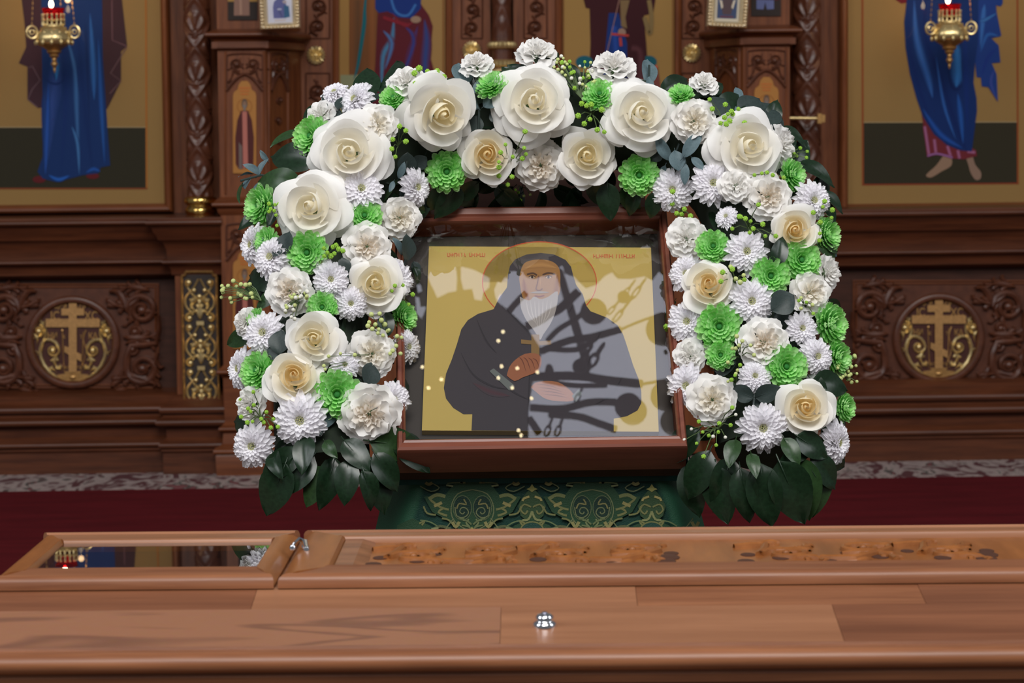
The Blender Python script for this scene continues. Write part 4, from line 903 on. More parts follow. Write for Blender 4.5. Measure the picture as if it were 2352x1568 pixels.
# the painted icon itself
ki = thing('painted_icon', 'icon of a hooded monk with a cross on gold ground, behind glass in the case', 'icon', K0)
q = lambda x, y: (960 + x / 3.336, 540 + y / 3.336)
fP = lambda px, py, l: fK(px, py, 0.010 + 0.0003 * l)
mb = MB(); mb.prism([fP(*q(x, y), 0) for x, y in ((85, 85), (1785, 95), (1845, 1505), (30, 1495))], KN * -0.010); mb.c = [s(190, 164, 92)] * len(mb.v)
hal = [(1239 + 131 * math.cos(a), 648 + 93 * math.sin(a)) for a in [PI + PI * i / 24 for i in range(25)]]
mb2 = MB(); mb2.prism([fP(px, py, 0) for px, py in hal], KN * -0.008); mb.add(mb2.v, mb2.f, [s(178, 150, 76)] * len(mb2.v)); mb.build('icon_board', M['print'], ki, smooth=False, col=True)
P = Paint(fP); pp = lambda pts, c, l, sm=0: P.poly([q(x, y) for x, y in pts], c, l, sm)
def pl_(pts, wd, c, l, edge=None, taper=False): P.line([q(x, y) for x, y in pts], wd / 3.336, c, l, edge, 5, taper)
P.ring(1239, 648, 131, 93, 2.2, (196, 82, 48), 1, n=60)
robe, rim = (62, 56, 62), (40, 36, 42)
pp([(690, 300), (705, 235), (745, 185), (830, 148), (940, 135), (1045, 148), (1130, 188), (1172, 240), (1190, 310), (1212, 380), (1262, 450), (1290, 540), (1322, 582), (1450, 632), (1530, 690), (1572, 760), (1602, 850), (1650, 1000), (1690, 1100), (1712, 1200), (1712, 1285), (1682, 1342), (1600, 1386), (1500, 1405), (1500, 1502), (410, 1495), (416, 1370), (350, 1372), (270, 1322), (215, 1252), (198, 1170), (215, 1060), (260, 950), (300, 830), (332, 720), (382, 650), (460, 602), (580, 566), (622, 480), (682, 400)], robe, 1)
pp([(775, 330), (790, 265), (815, 215), (870, 192), (940, 186), (1010, 195), (1065, 228), (1090, 290), (1085, 400), (1050, 500), (1000, 560), (930, 580), (860, 545), (800, 470)], (156, 112, 66), 2, 3)
pl_([(810, 330), (820, 420), (850, 500)], 60, (128, 74, 46), 2.5, edge=(156, 112, 66), taper=True); pl_([(1070, 300), (1060, 420), (1020, 520)], 60, (132, 84, 52), 2.5, edge=(156, 112, 66), taper=True)
pl_([(820, 250), (940, 225), (1060, 250)], 46, (176, 130, 78), 2.6, edge=(156, 112, 66), taper=True)
pp([(780, 470), (850, 500), (890, 470), (940, 490), (1000, 470), (1070, 430), (1060, 560), (1020, 670), (960, 760), (935, 800), (890, 730), (830, 650), (790, 560)], (158, 150, 148), 3, 3)
for i in range(7): pl_([(830 + 32 * i, 500), (850 + 26 * i, 600), (905 + 9 * i, 730 - abs(i - 3) * 18)], 12, (188, 180, 176), 3.5, edge=(158, 150, 148), taper=True)
pl_([(835, 300), (880, 290), (912, 306)], 12, (84, 58, 44), 4); pl_([(955, 304), (1000, 288), (1050, 300)], 12, (84, 58, 44), 4)
for x in (875, 1000): P.ell(*q(x, 322), 6, 2.6, (196, 170, 140), 4); P.ell(*q(x, 322), 2.8, 2.6, (44, 28, 24), 5); pl_([(x - 26, 318), (x, 308), (x + 26, 318)], 6, (70, 44, 34), 6)
pl_([(925, 310), (915, 370), (905, 410), (930, 424), (955, 408)], 9, (112, 66, 42), 4); pl_([(938, 320), (936, 400)], 14, (182, 136, 84), 4.5, edge=(156, 112, 66), taper=True)
pl_([(895, 462), (930, 470), (968, 460)], 9, (120, 52, 42), 4); pl_([(860, 440), (930, 436), (1005, 438)], 16, (148, 138, 134), 4, taper=True)
for pts in ([(620, 500), (730, 620), (850, 740), (900, 800)], [(1230, 450), (1150, 600), (1000, 760), (940, 830)], [(330, 900), (420, 1060), (560, 1150), (700, 1180)], [(450, 640), (520, 800), (600, 900)], [(1440, 660), (1350, 850), (1300, 1000)], [(860, 900), (850, 1200), (840, 1490)], [(1600, 1000), (1500, 1200), (1350, 1300)], [(560, 1060), (720, 1190), (850, 1260)]): pl_(pts, 16, rim, 3, edge=robe, taper=True)
pl_([(420, 1130), (560, 1200), (700, 1230)], 60, (76, 48, 56), 2.2, edge=robe, taper=True)
pp([(548, 1040), (580, 1020), (740, 1150), (700, 1190)], (104, 108, 106), 4)
pp([(790, 798), (870, 806), (868, 760), (930, 760), (930, 812), (1020, 806), (1020, 838), (930, 842), (930, 925), (868, 925), (868, 836), (790, 830)], (134, 104, 64), 4)
skin = (150, 92, 64)
pp([(680, 1075), (700, 1010), (745, 955), (820, 908), (900, 905), (940, 930), (946, 985), (920, 1040), (870, 1065), (800, 1090), (740, 1118)], skin, 5, 2)
for i in range(4): pl_([(770 + 36 * i, 930 + 4 * i), (800 + 36 * i, 960), (830 + 34 * i, 1050 - 10 * i)], 7, (106, 58, 42), 6, taper=True)
pp([(865, 1165), (900, 1130), (980, 1116), (1070, 1124), (1140, 1165), (1196, 1222), (1188, 1268), (1090, 1272), (990, 1258), (930, 1222)], (156, 102, 74), 5, 2)
for i in range(4): pl_([(900 + 20 * i, 1140 + 26 * i), (1000 + 20 * i, 1150 + 26 * i), (1090 + 20 * i, 1180 + 22 * i)], 6, (112, 64, 48), 6, taper=True)
pp([(1180, 1230), (1230, 1180), (1260, 1210), (1210, 1280)], (108, 112, 112), 6)
rr = random.Random(3)
for x0, x1, y0 in ((228, 520, 150), (1345, 1672, 160)):      # the red caption, too blurred to read
    x = x0
    while x < x1:
        w_ = rr.uniform(8, 20)
        if abs(x - (x0 + x1) / 2) > 14:
            pl_([(x, y0 - 14), (x + rr.uniform(-3, 3), y0 + 14)], 6, (200, 104, 66), 2)
            if rr.random() > .35: yy = y0 + rr.choice((-12, 0, 12)); pl_([(x, yy), (x + w_, yy)], 5, (200, 104, 66), 2)
        x += w_ + 5
P.build('painting', M['print'], ki)

# ------------------------------------------------------------------ reliquary chest in front
M['oak'] = mat('honey_oak', s(104, 60, 36), 0.4, spec=0.4, col2=s(146, 94, 62), vscale=5, stretch=(0.7, 9, 16), bump=0.05, bscale=60)
M['oak2'] = mat('honey_oak_pale', s(130, 84, 56), 0.4, spec=0.4, col2=s(158, 108, 76), vscale=4, stretch=(0.6, 8, 8), bump=0.05, bscale=60)
M['oak3'] = mat('honey_oak_dark', s(100, 58, 36), 0.4, spec=0.4, col2=s(134, 84, 56), vscale=4, stretch=(0.6, 9, 9), bump=0.05, bscale=60)
M['oakend'] = mat('orange_oak', s(118, 68, 30), 0.42, spec=0.35, col2=s(150, 92, 46), vscale=8, stretch=(5, 0.8, 5), bump=0.05)
def flame_oak(name):
    m = mat(name, s(146, 92, 62), 0.36, spec=0.5); N = m.node_tree.nodes; L = m.node_tree.links
    tc = N.new('ShaderNodeTexCoord'); mp = N.new('ShaderNodeMapping'); mp.inputs['Scale'].default_value = (1.6, 9.0, 9.0)
    nz = N.new('ShaderNodeTexNoise'); nz.inputs['Scale'].default_value = 1.5; nz.inputs['Detail'].default_value = 2; nz.inputs['Distortion'].default_value = 0.6
    wv = N.new('ShaderNodeMath'); wv.operation = 'MULTIPLY'; wv.inputs[1].default_value = 26
    sn = N.new('ShaderNodeMath'); sn.operation = 'SINE'; rp = N.new('ShaderNodeValToRGB')
    rp.color_ramp.elements[0].position = 0.0; rp.color_ramp.elements[0].color = s(112, 69, 45); rp.color_ramp.elements[1].position = 0.45; rp.color_ramp.elements[1].color = s(140, 91, 61)
    n2 = N.new('ShaderNodeTexNoise'); n2.inputs['Scale'].default_value = 60; mx = N.new('ShaderNodeMix'); mx.data_type = 'RGBA'; mx.inputs['Factor'].default_value = 0.03
    ad = N.new('ShaderNodeMath'); ad.operation = 'MULTIPLY_ADD'; ad.inputs[1].default_value = 0.5; ad.inputs[2].default_value = 0.5
    L.new(tc.outputs['Object'], mp.inputs[0]); L.new(mp.outputs[0], nz.inputs['Vector']); L.new(nz.outputs['Fac'], wv.inputs[0]); L.new(wv.outputs[0], sn.inputs[0]); L.new(sn.outputs[0], ad.inputs[0]); L.new(ad.outputs[0], rp.inputs[0])
    L.new(mp.outputs[0], n2.inputs['Vector']); L.new(rp.outputs[0], mx.inputs['A']); L.new(n2.outputs['Color'], mx.inputs['B']); L.new(mx.outputs['Result'], N['Principled BSDF'].inputs['Base Color'])
    return m
M['oakflame'] = flame_oak('flame_figured_oak')
HL = 1.62 - 0.42
CO = onZ(1234, 1316, HL); RY = -math.radians((1234 - 940) / F * 180 / PI)
EX = Vector((math.cos(RY), math.sin(RY), 0)); EY = Vector((-math.sin(RY), math.cos(RY), 0))
rc = thing('reliquary_chest', 'long honey oak reliquary chest with a glazed hatch and carved lid', 'chest', CO); rc.rotation_euler = (0, 0, RY)
def lu(px, py, z=HL):
    p = onZ(px, py, z) - CO; return p.dot(EX), p.dot(EY)
def cb(mb, name, m, par=None, **k):
    o = bpy.data.objects.new(name, mb.mesh(name, m, **k)); COL.objects.link(o); o.parent = par or rc; return o
UL, UR = lu(4, 1300)[0] - 0.004, lu(2740, 1316)[0]
uj = lu(637, 1314)[0]                                    # joint between hatch and lid
vb_ = lu(1234, 1211)[1]; vi0 = lu(1234, 1295)[1]; vi1 = lu(1234, 1233)[1]
TH = 0.0125
# carcass
mb = MB(); mb.box(UL, UR, -0.14, vb_ + 0.01, -HL + 0.02, -TH - 0.03); cb(mb, 'carcass', M['oak3'])
mb = MB(); mb.box(UL, UR, 0.004, vb_ + 0.004, -TH - 0.03, -TH - 0.001); cb(mb, 'lid_seat', M['oak3'])
def rail(u0, u1, va, vb2, name, m, par, e0=0, e1=0):
    """moulded lid rail along u; e0/e1 mitre directions"""
    s_ = 1 if vb2 > va else -1
    pr = [(va, -TH), (va, -0.005), (va + s_ * 0.002, -0.002), (va + s_ * 0.005, 0.0), (va + s_ * 0.010, 0.0005), (va + s_ * 0.012, -0.0015), (va + s_ * 0.015, -0.001), (vb2 - s_ * 0.010, 0.0), (vb2 - s_ * 0.006, 0.0012), (vb2 - s_ * 0.002, 0.0), (vb2, -0.004), (vb2, -TH)]
    rows = [[Vector((u0 + e0 * abs(v - va), v, z)) for v, z in pr], [Vector((u1 + e1 * abs(v - va), v, z)) for v, z in pr]]
    mb = MB(); mb.grid(rows); mb.f.append(list(range(len(pr)))); mb.f.append([len(pr) + i for i in reversed(range(len(pr)))]); return cb(mb, name, m, par)
def stile(ua, ub, v0_, v1_, name, m, par, e0, e1):
    s_ = 1 if ub > ua else -1
    pr = [(ua, -TH), (ua, -0.010), (ua + s_ * 0.006, -0.003), (ua + s_ * 0.012, 0.0), (ua + s_ * 0.016, 0.0008), (ub - s_ * 0.008, 0.0), (ub - s_ * 0.004, 0.0012), (ub, -0.004), (ub, -TH)]
    rows = [[Vector((u, v0_ + e0 * abs(u - ua), z)) for u, z in pr], [Vector((u, v1_ + e1 * abs(u - ua), z)) for u, z in pr]]
    mb = MB(); mb.grid(rows); mb.f.append(list(range(len(pr)))); mb.f.append([len(pr) + i for i in reversed(range(len(pr)))]); return cb(mb, name, m, par)
ul0 = lu(4, 1300)[0]
g0, g1 = lu(95, 1289)[0], lu(590, 1289)[0]
ga = bpy.data.objects.new('glazed_hatch', None); COL.objects.link(ga); ga.parent = rc; ga['label'] = 'glazed hatch with a moulded oak frame'
rail(ul0, uj - 0.002, 0.0, vi0, 'hatch_rail', M['oak'], ga, (g0 - ul0) / vi0, -(uj - .002 - g1) / vi0); rail(ul0, uj - 0.002, vb_, vi1, 'hatch_rail', M['oak2'], ga, (g0 - ul0) / (vb_ - vi1), -(uj - .002 - g1) / (vb_ - vi1))
stile(ul0, g0, 0.0, vb_, 'hatch_stile', M['oakend'], ga, vi0 / (g0 - ul0), -(vb_ - vi1) / (g0 - ul0)); stile(uj - 0.002, g1, 0.0, vb_, 'hatch_stile', M['oakend'], ga, vi0 / (uj - .002 - g1), -(vb_ - vi1) / (uj - .002 - g1))
mb = MB(); mb.add([(g0 - 0.01, vi0 - 0.002, -0.003), (g1 + 0.01, vi0 - 0.002, -0.003), (g1 + 0.01, vi1 + 0.002, -0.003), (g0 - 0.01, vi1 + 0.002, -0.003)], [(0, 1, 2, 3)]); cb(mb, 'hatch_pane', glassmat('hatch_glass', (0.9, 0.9, 0.9, 1), 0.0, 1.5), ga)
mb = MB(); mb.box(g0 - .01, g1 + .01, vi0 - .004, vi1 + .004, -0.0125, -0.0115); cb(mb, 'hatch_lining', mat('dark_velvet', s(40, 22, 26), 0.9), ga)
# carved lid
cl = bpy.data.objects.new('carved_lid', None); COL.objects.link(cl); cl.parent = rc; cl['label'] = 'carved oak lid with a scrolled sunk panel'
ur = lu(2700, 1316)[0]; c0 = lu(842, 1283)[0]; c1 = lu(2318, 1283)[0]
rail(uj + 0.002, ur, 0.0, vi0 + 0.004, 'lid_rail', M['oak'], cl, 0.048 / (vi0 + .004), 0); rail(uj + 0.002, ur, vb_, vi1 + 0.01, 'lid_rail', M['oak2'], cl, 0.048 / (vb_ - vi1 - .01), 0)
stile(uj + 0.002, uj + 0.05, 0.0, vb_, 'lid_stile', M['oakend'], cl, (vi0 + .004) / 0.048, -(vb_ - vi1 - .01) / 0.048)
mb = MB(); mb.box(uj + 0.04, ur, vi0, vi1 + 0.014, -0.0125, -0.006); cb(mb, 'sunk_panel', M['oakend'], cl)
mb = MB(); mb.box(uj + 0.050, c0 - 0.012, vi0 + 0.004, vi1 + 0.010, -0.007, -0.002); mb.prism([Vector((c0 - 0.012, vi0 + .004, -0.002)), Vector((c0 - 0.012, vi1 + .01, -0.002)), Vector((c0 + .004, vi1 + .01, -0.007)), Vector((c0 + .004, vi0 + .004, -0.007))], (0, 0, -0.002)); cb(mb, 'end_block', M['oak'], cl)
fL = lambda u, v, h: Vector((c0 + u, vi0 + v, -0.006 + h))
Lc = c1 - c0; Wc = vi1 - vi0; k_ = 0.001
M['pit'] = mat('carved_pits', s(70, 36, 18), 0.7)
fM = lambda a, b2, h: fL(a * k_, b2 * k_, h)             # millimetres
fields = [(8, Lc * 480), (Lc * 600, Lc * 985)]
for a0, a1 in fields:
    mb = MB(); W2 = Wc * 500 + 4; n = max(3, int((a1 - a0) / 62))
    st_ = (a1 - a0) / n
    for i in range(n):
        x = a0 + st_ * (i + .5); e = 1 if i % 2 else -1
        scroll3(mb, fM, x, W2 + e * 14, 26, 1.5, e, PI * (0 if e > 0 else 1), 9, 0.0052, tail=[(x - st_ * .6, W2 - e * 34, 6), (x - st_ * .2, W2 - e * 40, 10)])
        leaf3(mb, fM, x - st_ * .3, W2 - e * 10, x + st_ * .35, W2 - e * 44, e * .3, 12, 0.005, 3); leaf3(mb, fM, x + 8, W2 + e * 30, x + st_ * .45, W2 + e * 50, -e * .2, 10, 0.0048, 2)
        leaf3(mb, fM, x, W2 - e * 52, x - st_ * .3, W2 - e * 60, 0.1, 8, 0.006, 1)
    cb(mb, 'carved_scrollwork', M['oakend'], cl)
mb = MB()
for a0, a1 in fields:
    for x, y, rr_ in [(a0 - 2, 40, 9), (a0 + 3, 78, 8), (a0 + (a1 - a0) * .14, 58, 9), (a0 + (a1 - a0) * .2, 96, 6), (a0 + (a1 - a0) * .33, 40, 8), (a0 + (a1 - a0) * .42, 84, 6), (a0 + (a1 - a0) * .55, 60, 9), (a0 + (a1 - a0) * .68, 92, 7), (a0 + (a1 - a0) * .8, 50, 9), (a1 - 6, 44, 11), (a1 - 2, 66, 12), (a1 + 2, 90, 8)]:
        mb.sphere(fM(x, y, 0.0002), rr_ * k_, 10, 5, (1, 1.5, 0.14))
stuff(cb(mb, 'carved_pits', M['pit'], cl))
# front step: staves, sloping gently toward the viewer
D0, D1 = -0.002, None
zs0 = -TH - 0.0015
def sp(px, py):    # pixel -> the sloping step plane
    n = (EY * 0.15 * -1 + Vector((0, 0, 1))).normalized(); p = onP(px, py, CO + Vector((0, 0, zs0)) + EY * D0, n) - CO; return p.dot(EX), p.dot(EY)
va_, vm_, vf_ = sp(1234, 1346)[1], sp(1234, 1393)[1], sp(1234, 1478)[1]
zv = lambda v: zs0 + (v - D0) * 0.15
def staves(v0_, v1_, pxs, mats, py):
    us = [UL] + [sp(x, py)[0] for x in pxs] + [UR]
    for i in range(len(us) - 1):
        a, b2 = us[i], us[i + 1]; g = 0.0002; mb = MB()
        q = [Vector((a + g, v0_ - g, zv(v0_))), Vector((b2 - g, v0_ - g, zv(v0_))), Vector((b2 - g, v1_ + g, zv(v1_))), Vector((a + g, v1_ + g, zv(v1_)))]
        mb.prism(q, (0, 0, -0.015)); o = cb(mb, 'stave', M[mats[i % len(mats)]], smooth=False); o.location = (0, 0, 0)
staves(va_ + 0.004, vm_, (585, 1462, 2120), ('oak3', 'oak2', 'oak', 'oak3'), 1370)
staves(vm_, vf_, (1150, 1925), ('oakflame', 'oak2', 'oak3'), 1430)
pr = [(vf_, zv(vf_)), (vf_ - 0.001, zv(vf_) - 0.003), (vf_ - 0.004, zv(vf_) - 0.0035)] + [(vf_ - 0.007 - 0.012 * math.sin(PI * i / 7), zv(vf_) - 0.004 - 0.0085 + 0.0095 * math.cos(PI * i / 7)) for i in range(8)] + [(vf_ - 0.008, zv(vf_) - 0.026), (vf_ - 0.004, zv(vf_) - 0.034), (vf_ + 0.01, zv(vf_) - 0.034)]
mb = MB(); mb.grid([[Vector((u, v, z)) for v, z in pr] for u in (UL, UR)]); cb(mb, 'edge_moulding', M['oak'])
zf = zv(vf_)
mb = MB(); mb.box(UL, UR, vf_ + 0.002, vf_ + 0.03, -HL + 0.02, zf - 0.02); cb(mb, 'front_board', M['oak3'])
mb = MB(); mb.box(UL, UR, vf_ - 0.012, vf_ + 0.1, -HL, -HL + 0.08); cb(mb, 'foot_plinth', M['oak3'])
# chrome lock on the step, chrome latch bridging the two lids
lk = sp(1251, 1436); c = Vector((lk[0], lk[1], zv(lk[1])))
mb = MB(); k = 2.75 / F
mb.lathe(c, [(24 * k, -0.001), (24 * k, 0.0015), (22 * k, 0.003), (19 * k, 0.004), (18 * k, 0.005), (18.5 * k, 0.0068), (17 * k, 0.0088), (13 * k, 0.0106), (7 * k, 0.0113)], 28); o = cb(mb, 'lock_knob', M['chrome'])
mb = MB(); mb.lathe(c + Vector((0, 0, 0.0111)), [(7 * k, 0), (5 * k, 0.0012), (1 * k, 0.0012)], 16); mb.box(c.x - 0.0005, c.x + 0.0005, c.y - 0.0025, c.y + 0.0025, c.z + 0.0119, c.z + 0.0126)
kh = bpy.data.objects.new('key_core', mb.mesh('key_core', mat('dark_chrome', (0.25, 0.25, 0.32, 1), 0.3, metal=1.0))); COL.objects.link(kh); kh.parent = o
A, B2, C2, D2 = [lu(x, y) for x, y in ((672, 1262), (688, 1256), (701, 1258), (704, 1266))]
mb = MB(); V = lambda a, z: Vector((a[0], a[1], z))
mb.tube([V(A, 0.003), V(((A[0] * 2 + B2[0]) / 3, A[1]), 0.006), V(B2, 0.008), V(C2, 0.006), V(D2, 0.003)], [0.0022, 0.0018, 0.0022, 0.003, 0.0022], 8)
for a, r in ((A, 0.0034), (C2, 0.004), (D2, 0.0030)): mb.lathe(V(a, 0.0), [(r, 0.0), (r, 0.002), (r * .7, 0.0045), (r * .2, 0.005)], 14)
cb(mb, 'hatch_hook', M['chrome'])['label'] = 'small chrome hook joining hatch and lid'
# ------------------------------------------------------------------ flowers: prototypes one unit across, facing +Z, stem end at the origin
def pmat(name, sss=0.25, rough=0.6):
    return mat(name, (1, 1, 1, 1), rough, spec=0.15, attr=True, trans=sss, var=0.06, vscale=9)
M['petal'] = pmat('white_petal', 0.34); M['gpetal'] = pmat('green_petal', 0.3, 0.6)
M['calyx'] = mat('green_calyx', s(70, 96, 58), 0.6, var=0.2, vscale=20)
WHITE, CREAM, BUFF = (247, 245, 243), (248, 241, 218), (243, 230, 188)
def mixc(a, b, t): return tuple(a[i] * (1 - t) + b[i] * t for i in range(3))
def bez(p, t):
    a, b, c, d = p; u = 1 - t
    return tuple(a[i] * u ** 3 + 3 * b[i] * u * u * t + 3 * c[i] * u * t * t + d[i] * t ** 3 for i in (0, 1))
def part_mesh(mb, name, m): return (name, mb.mesh(name, m, col=True, ang=180))

def rose_petal(path, phi, hw, tip=0.3, refl=0.0, spiral=0.0, wav=0.0, c0=CREAM, c1=WHITE, rnd=None, n=8, m=9, mb=None):
    mb = mb or MB(); P = []; C = []
    ph = rnd.uniform(0, 6)
    for i in range(n + 1):
        v = i / n; row = []; cr = []
        for j in range(m + 1):
            u = -1 + 2 * j / m; vv = v * (1 - tip * abs(u) ** (2.25 - 1.65 * tip))
            r, z = bez(path, vv); wd = hw * (0.30 + 0.70 * math.sin(PI / 2 * min(1, 0.15 + vv * 1.35))) * (1 - 0.10 * max(0, vv - 0.8) / 0.2)
            r *= 1 + spiral * u
            e = vv * vv * abs(u) ** 2
            z -= refl * e; r += refl * 0.35 * e
            k = wav * vv ** 3 * math.sin(u * 4.2 + ph); z += k; r += 0.5 * k
            a = phi + u * wd
            row.append(Vector((r * math.cos(a), r * math.sin(a), z))); t = min(1, vv * 1.15)
            cr.append(s(*mixc(c0, c1, t)))
        P.append(row); C.append(cr)
    mb.grid(P, C); return mb
def stem_part(z=0.0, r=0.1, length=0.5):
    mb = MB(); mb.lathe((0, 0, 0), [(0.02, z - length), (0.022, z - 0.14), (r * 0.7, z - 0.10), (r, z - 0.03), (r * 0.9, z + 0.02)], 12)
    return ('calyx', mb.mesh('calyx', M['calyx']))
def rose_variant(seed, heart, op, cream):
    rnd = random.Random(seed); parts = [stem_part(0.02, 0.11)]
    hc = mixc(WHITE, heart, .8); mc = mixc(WHITE, CREAM, cream)
    mb = MB()
    for k in range(4): rose_petal([(0.05, .12), (0.10, .22), (0.06 + .022 * k, .36), (0.006 + .022 * k, .455 - .012 * k)], k * 1.9 + rnd.random(), 1.5, 0.10, 0, 0.22, 0.006, hc, hc, rnd, 7, 9, mb)
    o_ = len(mb.v); mb.sphere((0, 0, .26), .085, 10, 6, (1, 1, 1.1)); mb.c[o_:] = [s(*hc)] * (len(mb.v) - o_)
    parts.append(part_mesh(mb, 'heart', M['petal']))
    L_ = [(3, [(.06, .08), (.18, .15), (.20, .34), (.145, .44)], 1.25, .18, 0.03, .16, hc, mixc(hc, mc, .5)),
          (3, [(.06, .06), (.25, .1), (.275, .30), (.25 + .03 * op, .40)], 1.15, .26, 0.07, .12, mixc(hc, mc, .4), mc),
          (3, [(.06, .03), (.31, .06), (.34, .24), (.38 + .05 * op, .32 - .05 * op)], 1.1, .36, .14, .08, mc, mixc(mc, WHITE, .6)),
          (4, [(.06, .01), (.34, .0), (.43, .16), (.50 + .05 * op, .17 - .09 * op)], .86, .46, .20, .04, mixc(mc, WHITE, .5), WHITE),
          (5, [(.06, -.02), (.36, -.06), (.48, .05), (.575, .03 - .08 * op)], .66, .56, .18, 0, mixc(mc, WHITE, .5), WHITE)]
    for li, (n, path, hw, tip, refl, sp_, c0, c1) in enumerate(L_):
        off = rnd.uniform(0, 6)
        for k in range(n):
            j = lambda a: a * rnd.uniform(-1, 1)
            p2 = [path[0], path[1], (path[2][0] * (1 + j(.05)), path[2][1] + j(.015)), (path[3][0] * (1 + j(.07)), path[3][1] + j(.025))]
            parts.append(part_mesh(rose_petal(p2, off + 2 * PI * k / n + j(.14), hw * (1 + j(.1)), tip * (1 + j(.4)), refl * (1 + j(.6)), sp_, .014 + .010 * li, c0, c1, rnd, 9, 11), 'petal', M['petal']))
    return parts

def frill_petal(path, phi, hw, amp, rnd, c0, c1, n=5, m=14, zz=0.03, mb=None):
    mb = mb or MB(); P = []; C = []; ph = rnd.uniform(0, 6); k = rnd.uniform(3.4, 5.2)
    for i in range(n + 1):
        v = i / n; row = []; cr = []
        for j in range(m + 1):
            u = -1 + 2 * j / m; vv = v * (1 - 0.16 * u * u)
            if i == n: vv -= zz * (j % 2)
            r, z = bez(path, vv); a = phi + u * hw * (0.16 + 0.84 * vv ** 0.9); w_ = amp * vv ** 1.6
            z += w_ * math.sin(u * k + ph); r += 0.5 * w_ * math.cos(u * k * 1.3 + ph)
            row.append(Vector((r * math.cos(a), r * math.sin(a), z))); cr.append(s(*mixc(c0, c1, min(1, vv * 1.1))))
        P.append(row); C.append(cr)
    mb.grid(P, C); return mb
def carnation_variant(seed, heart):
    rnd = random.Random(seed); parts = [stem_part(0.06, 0.13)]; j = lambda a: a * rnd.uniform(-1, 1)
    L_ = [(7, [(.06, .06), (.24, .05), (.40, .10), (.5, .08)], .62, .040), (6, [(.06, .08), (.22, .12), (.36, .19), (.44, .20)], .70, .045), (6, [(.05, .1), (.16, .18), (.29, .27), (.35, .30)], .74, .05)]
    for n, path, hw, amp in L_:
        off = rnd.uniform(0, 6)
        for k in range(n):
            p2 = [path[0], path[1], (path[2][0], path[2][1] + j(.02)), (path[3][0] * (1 + j(.08)), path[3][1] + j(.04))]
            parts.append(part_mesh(frill_petal(p2, off + 2 * PI * k / n + j(.1), hw, amp, rnd, mixc(WHITE, heart, .35), WHITE), 'petal', M['petal']))
    mb = MB()
    for n, path, hw in ((7, [(.04, .1), (.1, .22), (.19, .32), (.25, .35)], .62), (6, [(.03, .1), (.06, .24), (.12, .35), (.16, .38)], .75), (5, [(.02, .1), (.03, .22), (.06, .34), (.08, .40)], .9)):
        off = rnd.uniform(0, 6)
        for k in range(n): frill_petal([(a * (1 + j(.1)), b * (1 + j(.06))) for a, b in path], off + 2 * PI * k / n + j(.3), hw, .06, rnd, heart, mixc(WHITE, heart, .45), 4, 10, .05, mb)
    parts.append(part_mesh(mb, 'ruffled_heart', M['petal'])); return parts

def ray_petal(mb, path, phi, w, cup, c0, c1, rnd, n=5, notch=0.0):
    P = []; C = []
    for i in range(n + 1):
        v = i / n; r, z = bez(path, v); wd = w * (0.35 + 0.65 * math.sin(PI * min(.86, 0.10 + v * 0.8)) ** .8); row = []; cr = []
        if i == n: wd *= 0.45
        for u in (-1, -.4, .4, 1):
            ax = Vector((math.cos(phi), math.sin(phi), 0)); tn = Vector((-math.sin(phi), math.cos(phi), 0))
            row.append(ax * r + tn * (wd * u) + Vector((0, 0, z + cup * w * (u * u)))); cr.append(s(*mixc(c0, c1, min(1, v * 1.2))))
        P.append(row); C.append(cr)
    mb.grid(P, C); return mb
MW, MIN_ = (248, 246, 250), (244, 243, 242)
def mum_variant(seed, flat=1.0):
    rnd = random.Random(seed); parts = [stem_part(0.04, 0.14)]; j = lambda a: a * rnd.uniform(-1, 1)
    for n, path, w in ((15, [(.05, .06), (.2, .06), (.36, .08), (.5, .02)], .082), (15, [(.05, .08), (.2, .10), (.34, .13), (.46, .08)], .076)):
        off = rnd.uniform(0, 6)
        for k in range(n):
            p2 = [path[0], path[1], (path[2][0], path[2][1] + j(.02)), (path[3][0] * (1 + j(.1)), path[3][1] + j(.04))]
            parts.append(part_mesh(ray_petal(MB(), p2, off + 2 * PI * k / n + j(.08), w * (1 + j(.15)), .7, MIN_, MW, rnd), 'petal', M['petal']))
    mb = MB()
    for n, path, w in ((17, [(.05, .09), (.18, .14), (.3, .19), (.405, .15)], .068), (16, [(.05, .1), (.15, .18), (.25, .24), (.345, .21)], .062), (15, [(.04, .1), (.12, .2), (.2, .27), (.275, .26)], .054), (13, [(.03, .1), (.09, .2), (.14, .28), (.2, .285)], .046), (10, [(.03, .12), (.06, .2), (.1, .27), (.13, .285)], .03)):
        off = rnd.uniform(0, 6)
        for k in range(n): ray_petal(mb, [path[0], path[1], (path[2][0], path[2][1] + j(.02)), (path[3][0] * (1 + j(.07)), path[3][1] + j(.025))], off + 2 * PI * k / n + j(.1), w, .7, MIN_, MW, rnd)
    parts.append(part_mesh(mb, 'inner_petals', M['petal']))
    mb = MB()
    for i in range(26):
        a = i * 2.4; r = .012 * math.sqrt(i) * 1.5; o = len(mb.v); mb.sphere((r * math.cos(a), r * math.sin(a), .25 - r * .25), .014, 6, 4); mb.c[o:] = [s(206, 206, 150)] * (len(mb.v) - o)
    parts.append(part_mesh(mb, 'flower_center', M['petal'])); return parts
